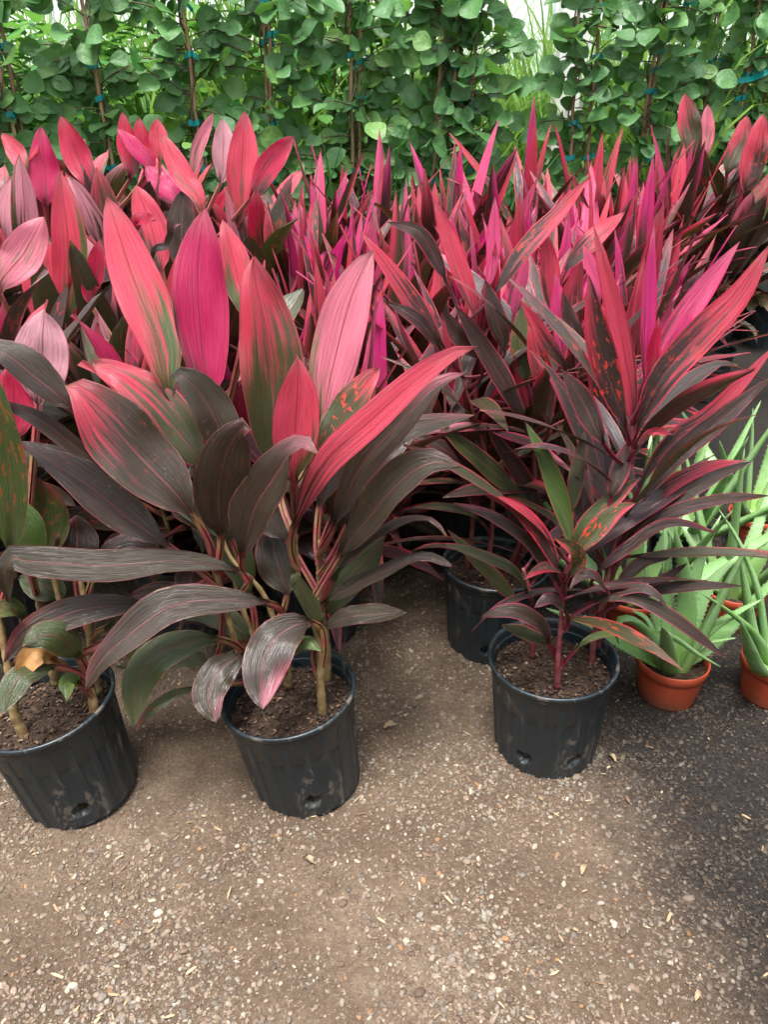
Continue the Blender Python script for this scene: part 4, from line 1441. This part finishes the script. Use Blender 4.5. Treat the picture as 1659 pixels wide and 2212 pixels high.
VG = 'vines trained on bamboo canes in the hedge row'
VLB = 'leafy green vine tied with teal tape to bamboo canes in the hedge behind the cordylines'
rr = random.Random(21)
nv = 17
for i in range(nv):
    x = -2.55 + i * (5.5 / (nv - 1)) + rr.uniform(-.06, .06)
    y = hedge_y(x) + rr.uniform(-.08, .08)
    root = thing('climbing_vine', (x, y, 0), VLB if abs(x - 1.17) > .2 else 'leafy green vine on bamboo canes directly in front of the white post', 'vine', VG)
    V, F = pot_mesh('pot', (), 48, 6) if i == 0 else (None, None)
    if i == 0:
        vp = mesh_obj('pot', V, F, M['pot'], root)
        vp_me = vp.data
    else:
        inst('pot', vp_me, root)
    inst('soil', plain_soil.data, root, (0, 0, PH - .045))
    stemV, stemF = [], []
    leafpts = []
    for k in range(2):
        bx, by = rr.uniform(-.09, .09), rr.uniform(-.06, .06)
        lean = rr.uniform(-.10, .10) if rr.random() < .8 else rr.uniform(-.35, -.2)
        tp = Vector((bx + lean, by + rr.uniform(-.05, .05), 2.15))
        b = Vector((bx, by, .19))
        n = 16
        P = [b.lerp(tp, j / n) + Vector((.004 * math.sin(j * 2.1), 0, 0)) for j in range(n + 1)]
        tv, tf = tube(P, [.0095 * (1.12 if j % 3 == 0 else 1) * (1 - .25 * j / n) for j in range(n + 1)], 7)
        mesh_obj('bamboo_cane', tv, tf, M['bamboo'], root)
        # tape ties
        for zt in (rr.uniform(.85, 1.0), rr.uniform(1.1, 1.25), rr.uniform(1.32, 1.48), rr.uniform(1.55, 1.7)):
            f = (zt - .19) / (2.15 - .19)
            c = b.lerp(tp, f)
            tv, tf = [], []
            for j in range(12):
                a = 2 * math.pi * j / 12
                rx = .020 + .004 * math.sin(3 * a + i)
                for h in (-.011, .011):
                    tv.append(c + Vector((rx * math.cos(a), rx * math.sin(a), h + .006 * math.cos(a))))
            for j in range(12):
                a_, b_ = 2 * j, 2 * ((j + 1) % 12)
                tf.append((a_, b_, b_ + 1, a_ + 1))
            e = len(tv)
            dx, dz = rr.choice([-1, 1]) * rr.uniform(.02, .05), rr.uniform(-.03, .02)
            for h in (-.011, .011):
                tv.append(c + Vector((.018 * (1 if dx > 0 else -1), -.014, h)))
                tv.append(c + Vector((dx, -.024, h + dz)))
            tf.append((e, e + 1, e + 3, e + 2))
            mesh_obj('tape_tie', tv, tf, M['tape'], root, smooth=False)
        # vine stem winding up the cane
        ph = rr.uniform(0, 6)
        P = [b.lerp(tp, j / 40 * .97) + Vector((.022 * math.cos(ph + j * .8), .022 * math.sin(ph + j * .8), 0)) for j in range(41)]
        tv, tf = tube(P, [.006 - .003 * j / 40 for j in range(41)], 5)
        o_ = len(stemV)
        stemV += tv
        stemF += [tuple(o_ + a for a in f_) for f_ in tf]
        for j in range(40):
            z = .45 + 1.45 * (j + rr.random()) / 40
            c = b.lerp(tp, (z - .19) / 1.96)
            az = rr.uniform(0, 6.283)
            L = rr.uniform(.05, .27)
            d = Vector((math.cos(az), math.sin(az) * .6 - .25, rr.uniform(-.15, .5)))
            P = [c, c + d * L * .5 + Vector((0, 0, .01)), c + d * L]
            P = resample(P, 0, 2, 4)
            tv, tf = tube(P, [.0028] * 5, 4)
            o_ = len(stemV)
            stemV += tv
            stemF += [tuple(o_ + a for a in f_) for f_ in tf]
            for m_ in (1, 2, 3, 4) if L > .15 else (1, 3, 4) if L > .09 else (2, 4):
                leafpts.append((P[m_], az))
    mesh_obj('stem', stemV, stemF, M['twig'], root)
    for (p, az) in leafpts:
        o = inst('leaf', rr.choice(VL), root, p)
        s = rr.uniform(.065, .125)
        # leaf points outwards and hangs, upper face turned to the light of the aisle
        d = Vector((math.cos(az) + rr.uniform(-.7, .7), math.sin(az) * .7 - .15 + rr.uniform(-.5, .4), rr.uniform(-.75, .45))).normalized()
        n0 = Vector((rr.uniform(-.7, .7), -.95 + rr.uniform(-.4, .5), .5 + rr.uniform(-.6, .35)))
        yv = n0.cross(d)
        if yv.length < .05:
            yv = Vector((1, 0, 0))
        yv.normalize()
        zv = d.cross(yv)
        o.matrix_local = Matrix.Translation(p) @ Matrix((d, yv, zv)).transposed().to_4x4() @ Matrix.Diagonal((s, s * rr.uniform(.85, 1.1), s, 1))
# long tape ribbons tying neighbouring canes
for i, (u0, v0, u1, v1) in enumerate([(325, 375, 440, 455), (1285, 335, 1415, 290), (960, 555, 1090, 470), (1520, 350, 1659, 310)]):
    a0 = at(1659 + u0, v0, 4.03 + .18 * at(1659 + u0, v0, 4.1).x)
    a1 = at(1659 + u1, v1, 4.03 + .18 * at(1659 + u1, v1, 4.1).x)
    tv, tf = [], []
    for j in range(7):
        c = a0.lerp(a1, j / 6) + Vector((0, 0, -.012 * math.sin(math.pi * j / 6)))
        tw = .5 + j * .25
        tv += [c + Vector((0, .012 * math.sin(tw), .012)), c - Vector((0, .012 * math.sin(tw), .012))]
        if j:
            tf.append((2 * j - 2, 2 * j, 2 * j + 1, 2 * j - 1))
    tp_ = mesh_obj('tape_ribbon', tv, tf, M['tape'])
    tag(tp_, 'loose teal plastic tape ribbon stretched between bamboo canes of the hedge', 'tape', 'teal ribbons across the hedge')

# ------------------------------------------------------------------ greenery behind the hedge
def strap_plant(x, y, n, L, seed, mat, label, group, el0=50, wd=.022, droop=.5):
    rr = random.Random(seed)
    V, F = [], []
    for i in range(n):
        az = rr.uniform(0, 6.283)
        el = math.radians(rr.uniform(el0, 88))
        ll = L * rr.uniform(.6, 1.1)
        b = Vector((rr.uniform(-.10, .10), rr.uniform(-.10, .10), .02))
        h = Vector((math.cos(az), math.sin(az), 0))
        sdv = Vector((-math.sin(az), math.cos(az), 0))
        p = b.copy()
        a = el
        m_ = 7
        o_ = len(V)
        dr = rr.uniform(.2, 1.2) * droop
        for j in range(m_ + 1):
            f = j / m_
            wv = wd * .5 * (1 - f ** 2.2) * (.6 + .8 * min(1, f * 3)) + .0008
            V.append(p + sdv * wv)
            V.append(p - sdv * wv)
            p = p + (h * math.cos(a) + UP * math.sin(a)) * ll / m_
            a -= dr * f * .9
            if j:
                F.append((o_ + 2 * j - 2, o_ + 2 * j - 1, o_ + 2 * j + 1, o_ + 2 * j))
    root = thing('strap_leaf_plant', (x, y, 0), label, 'plant', group)
    tag(mesh_obj('foliage', V, F, mat, root), kind='stuff')
    return root


def shrub(x, y, h, r, n, seed, label, group, ls=1.0):
    rr = random.Random(seed)
    root = thing('leafy_shrub', (x, y, 0), label, 'plant', group)
    V, F = [], []
    for i in range(n):
        a, z = rr.uniform(0, 6.283), rr.uniform(.15, 1)
        rad = r * math.sqrt(rr.random()) * (1 - .5 * z * z)
        p = Vector((rad * math.cos(a), rad * math.sin(a), z * h))
        d = Vector((math.cos(a) + rr.uniform(-.5, .5), math.sin(a) + rr.uniform(-.5, .5), rr.uniform(-.4, .8))).normalized()
        sdv = d.cross(UP)
        sdv.normalize()
        nn = sdv.cross(d)
        L, wd = rr.uniform(.10, .20) * ls, rr.uniform(.03, .05) * ls
        o_ = len(V)
        for f, ww in ((0, .1), (.3, .85), (.6, 1), (.85, .55), (1, .02)):
            c = p + d * L * f - UP * .25 * L * f * f
            V.extend([c + sdv * wd * ww + nn * .01, c, c - sdv * wd * ww + nn * .01])
        for j in range(4):
            b = o_ + 3 * j
            F.extend([(b, b + 1, b + 4, b + 3), (b + 1, b + 2, b + 5, b + 4)])
    tag(mesh_obj('foliage', V, F, M['shrub'], root), kind='stuff')
    SV, SF = [], []
    for k in range(4):
        a = rr.uniform(0, 6.28)
        P = [Vector((0, 0, 0)), Vector((.3 * r * math.cos(a), .3 * r * math.sin(a), h * .4)), Vector((.5 * r * math.cos(a), .5 * r * math.sin(a), h * .85))]
        tv, tf = tube(resample(P, 0, 2, 6), [.012 - .001 * j for j in range(7)], 5)
        o_ = len(SV)
        SV += tv
        SF += [tuple(o_ + b for b in f_) for f_ in tf]
    mesh_obj('stem', SV, SF, M['twig'], root)
    return root


rr = random.Random(5)
SG, SLB = 'strap-leaved plants behind the hedge', 'tall bright green strap-leaved plant seen through the vine hedge'
k = 0
for row, (y, n) in enumerate(((5.1, 10), (5.8, 12), (6.8, 13))):
    for i in range(n):
        x = (-.62 + 1.3 * (i + .5 + rr.uniform(-.3, .3)) / n) * y
        if row == 0 and x < -1.6:
            continue
        strap_plant(x, y + rr.uniform(-.2, .2), 150, rr.uniform(1.5, 2.0) + .2 * row, 600 + k, M['strap'], SLB, SG, 58, .026)
        k += 1
DG, DLB = 'dark grassy clumps at the foot of the hedge', 'dark green grassy clump arching at the foot of the vine hedge'
for i in range(9):
    x = -1.1 + .42 * i + rr.uniform(-.1, .1)
    if x > 1.15:
        continue
    strap_plant(x, hedge_y(x) - .28 + rr.uniform(-.05, .05), 90, rr.uniform(.9, 1.15), 700 + i, M['darkstrap'], DLB, DG, 55, .016, .9)
HG, HLB = 'leafy shrubs beyond the hedge', 'mid green leafy shrub growing beyond the vine hedge'
for i in range(13):
    x = -3.4 + .6 * i + rr.uniform(-.15, .15)
    if abs(x - 1.25) < .4:
        continue
    shrub(x, 4.85 + .12 * x + rr.uniform(-.15, .15), rr.uniform(1.85, 2.3) - (.35 if x < -1.6 else 0), .48, 420, 800 + i, HLB, HG)


# unseen shrubs added behind and beside the camera to cut sky reflections on leaves
FG, FLB = 'unseen shrubs added around the camera to block sky light', 'dense out-of-view shrub added around the camera to block sky light'
k = 0
for (x, y) in [(-4.2 + .95 * i, -1.7 + .25 * (i % 2)) for i in range(10)] + [(-3.6, -.4 + 1.1 * i) for i in range(4)] + [(4.0, -.4 + 1.1 * i) for i in range(5)]:
    shrub(x, y, rr.uniform(1.5, 1.9), .75, 320, 850 + k, FLB, FG, 1.9)
    k += 1


def box(x0, x1, y0, y1, z0, z1):
    V = [(x, y, z) for z in (z0, z1) for y in (y0, y1) for x in (x0, x1)]
    return V, [(0, 2, 3, 1), (4, 5, 7, 6), (0, 1, 5, 4), (2, 6, 7, 3), (0, 4, 6, 2), (1, 3, 7, 5)]


# white timber post among the straps
p = at(2480, 100, 4.85)
root = thing('white_post', (p.x, 4.85, 0), 'white painted square post rising behind the vine hedge', 'post')
V, F = box(-.075, .075, -.075, .075, 0, 2.6)
mesh_obj('shaft', V, F, M['post'], root, smooth=False)
V, F = box(-.08, .08, -.08, .08, 1.555, 1.572)
mesh_obj('band', V, F, M['steel'], root, smooth=False)
# plastic-sheeted greenhouse wall at the back
root = thing('greenhouse_wall', (0, 11, 0), 'white sheeted greenhouse wall far behind the plants', 'wall')
for i in range(10):
    x = -10 + 2 * i
    V, F = box(x + .03, x + 1.97, -.02, .02, .0, 3.2)
    mesh_obj('panel', V, F, M['white'], root, smooth=False)
for i in range(11):
    x = -10 + 2 * i
    V, F = tube([Vector((x, -.06, 0)), Vector((x, -.06, 3.4))], [.035, .035], 10)
    mesh_obj('rib', V, F, M['steel'], root)
for z in (.9, 1.9, 2.9):
    V, F = tube([Vector((-10, -.12, z)), Vector((10, -.12, z))], [.022, .022], 8)
    mesh_obj('rail', V, F, M['steel'], root)
# covered bench at the far left
root = thing('nursery_bench', (-3.4, 7.6, 0), 'white covered nursery bench seen through the left end of the hedge', 'bench')
V, F = box(-1.2, 1.2, -.5, .5, 1.42, 1.50)
mesh_obj('bench_top', V, F, M['white'], root, smooth=False)
V, F = box(-1.19, 1.19, -.52, -.505, 1.25, 1.43)
mesh_obj('skirt', V, F, M['white'], root, smooth=False)
for sx in (-1.1, 1.1):
    for sy in (-.44, .44):
        V, F = box(sx - .04, sx + .04, sy - .04, sy + .04, 0, 1.421)
        mesh_obj('leg', V, F, M['post'], root, smooth=False)

# ------------------------------------------------------------------ fallen bits on the path
for i, (u, v, L, a) in enumerate([(828, 1578, .030, .4), (1255, 1890, .022, 1.1), (680, 1870, .024, 2.6), (1330, 1650, .024, 2.2), (1500, 2165, .018, .9)]):
    p = ground_at(2 * u, 2 * v)
    d = Vector((math.cos(a), math.sin(a), 0))
    pts = [p + UP * (gh(p.x, p.y) + .004), p + d * L * .5 + UP * (gh(p.x, p.y) + .011), p + d * L + UP * (gh(p.x, p.y) + .005)]
    V, F, U = blade(pts, 0, L * .38, prof_broad, lambda q_: UP, .2, .5, .2, 1200 + i, .001, rows=8, cols=4)
    o = mesh_obj('fallen_leaf', V, F, M['straw'], None, U)
    tag(o, 'small dry curled leaf scrap lying on the dirt path', 'leaf', 'dry leaf scraps on the path')
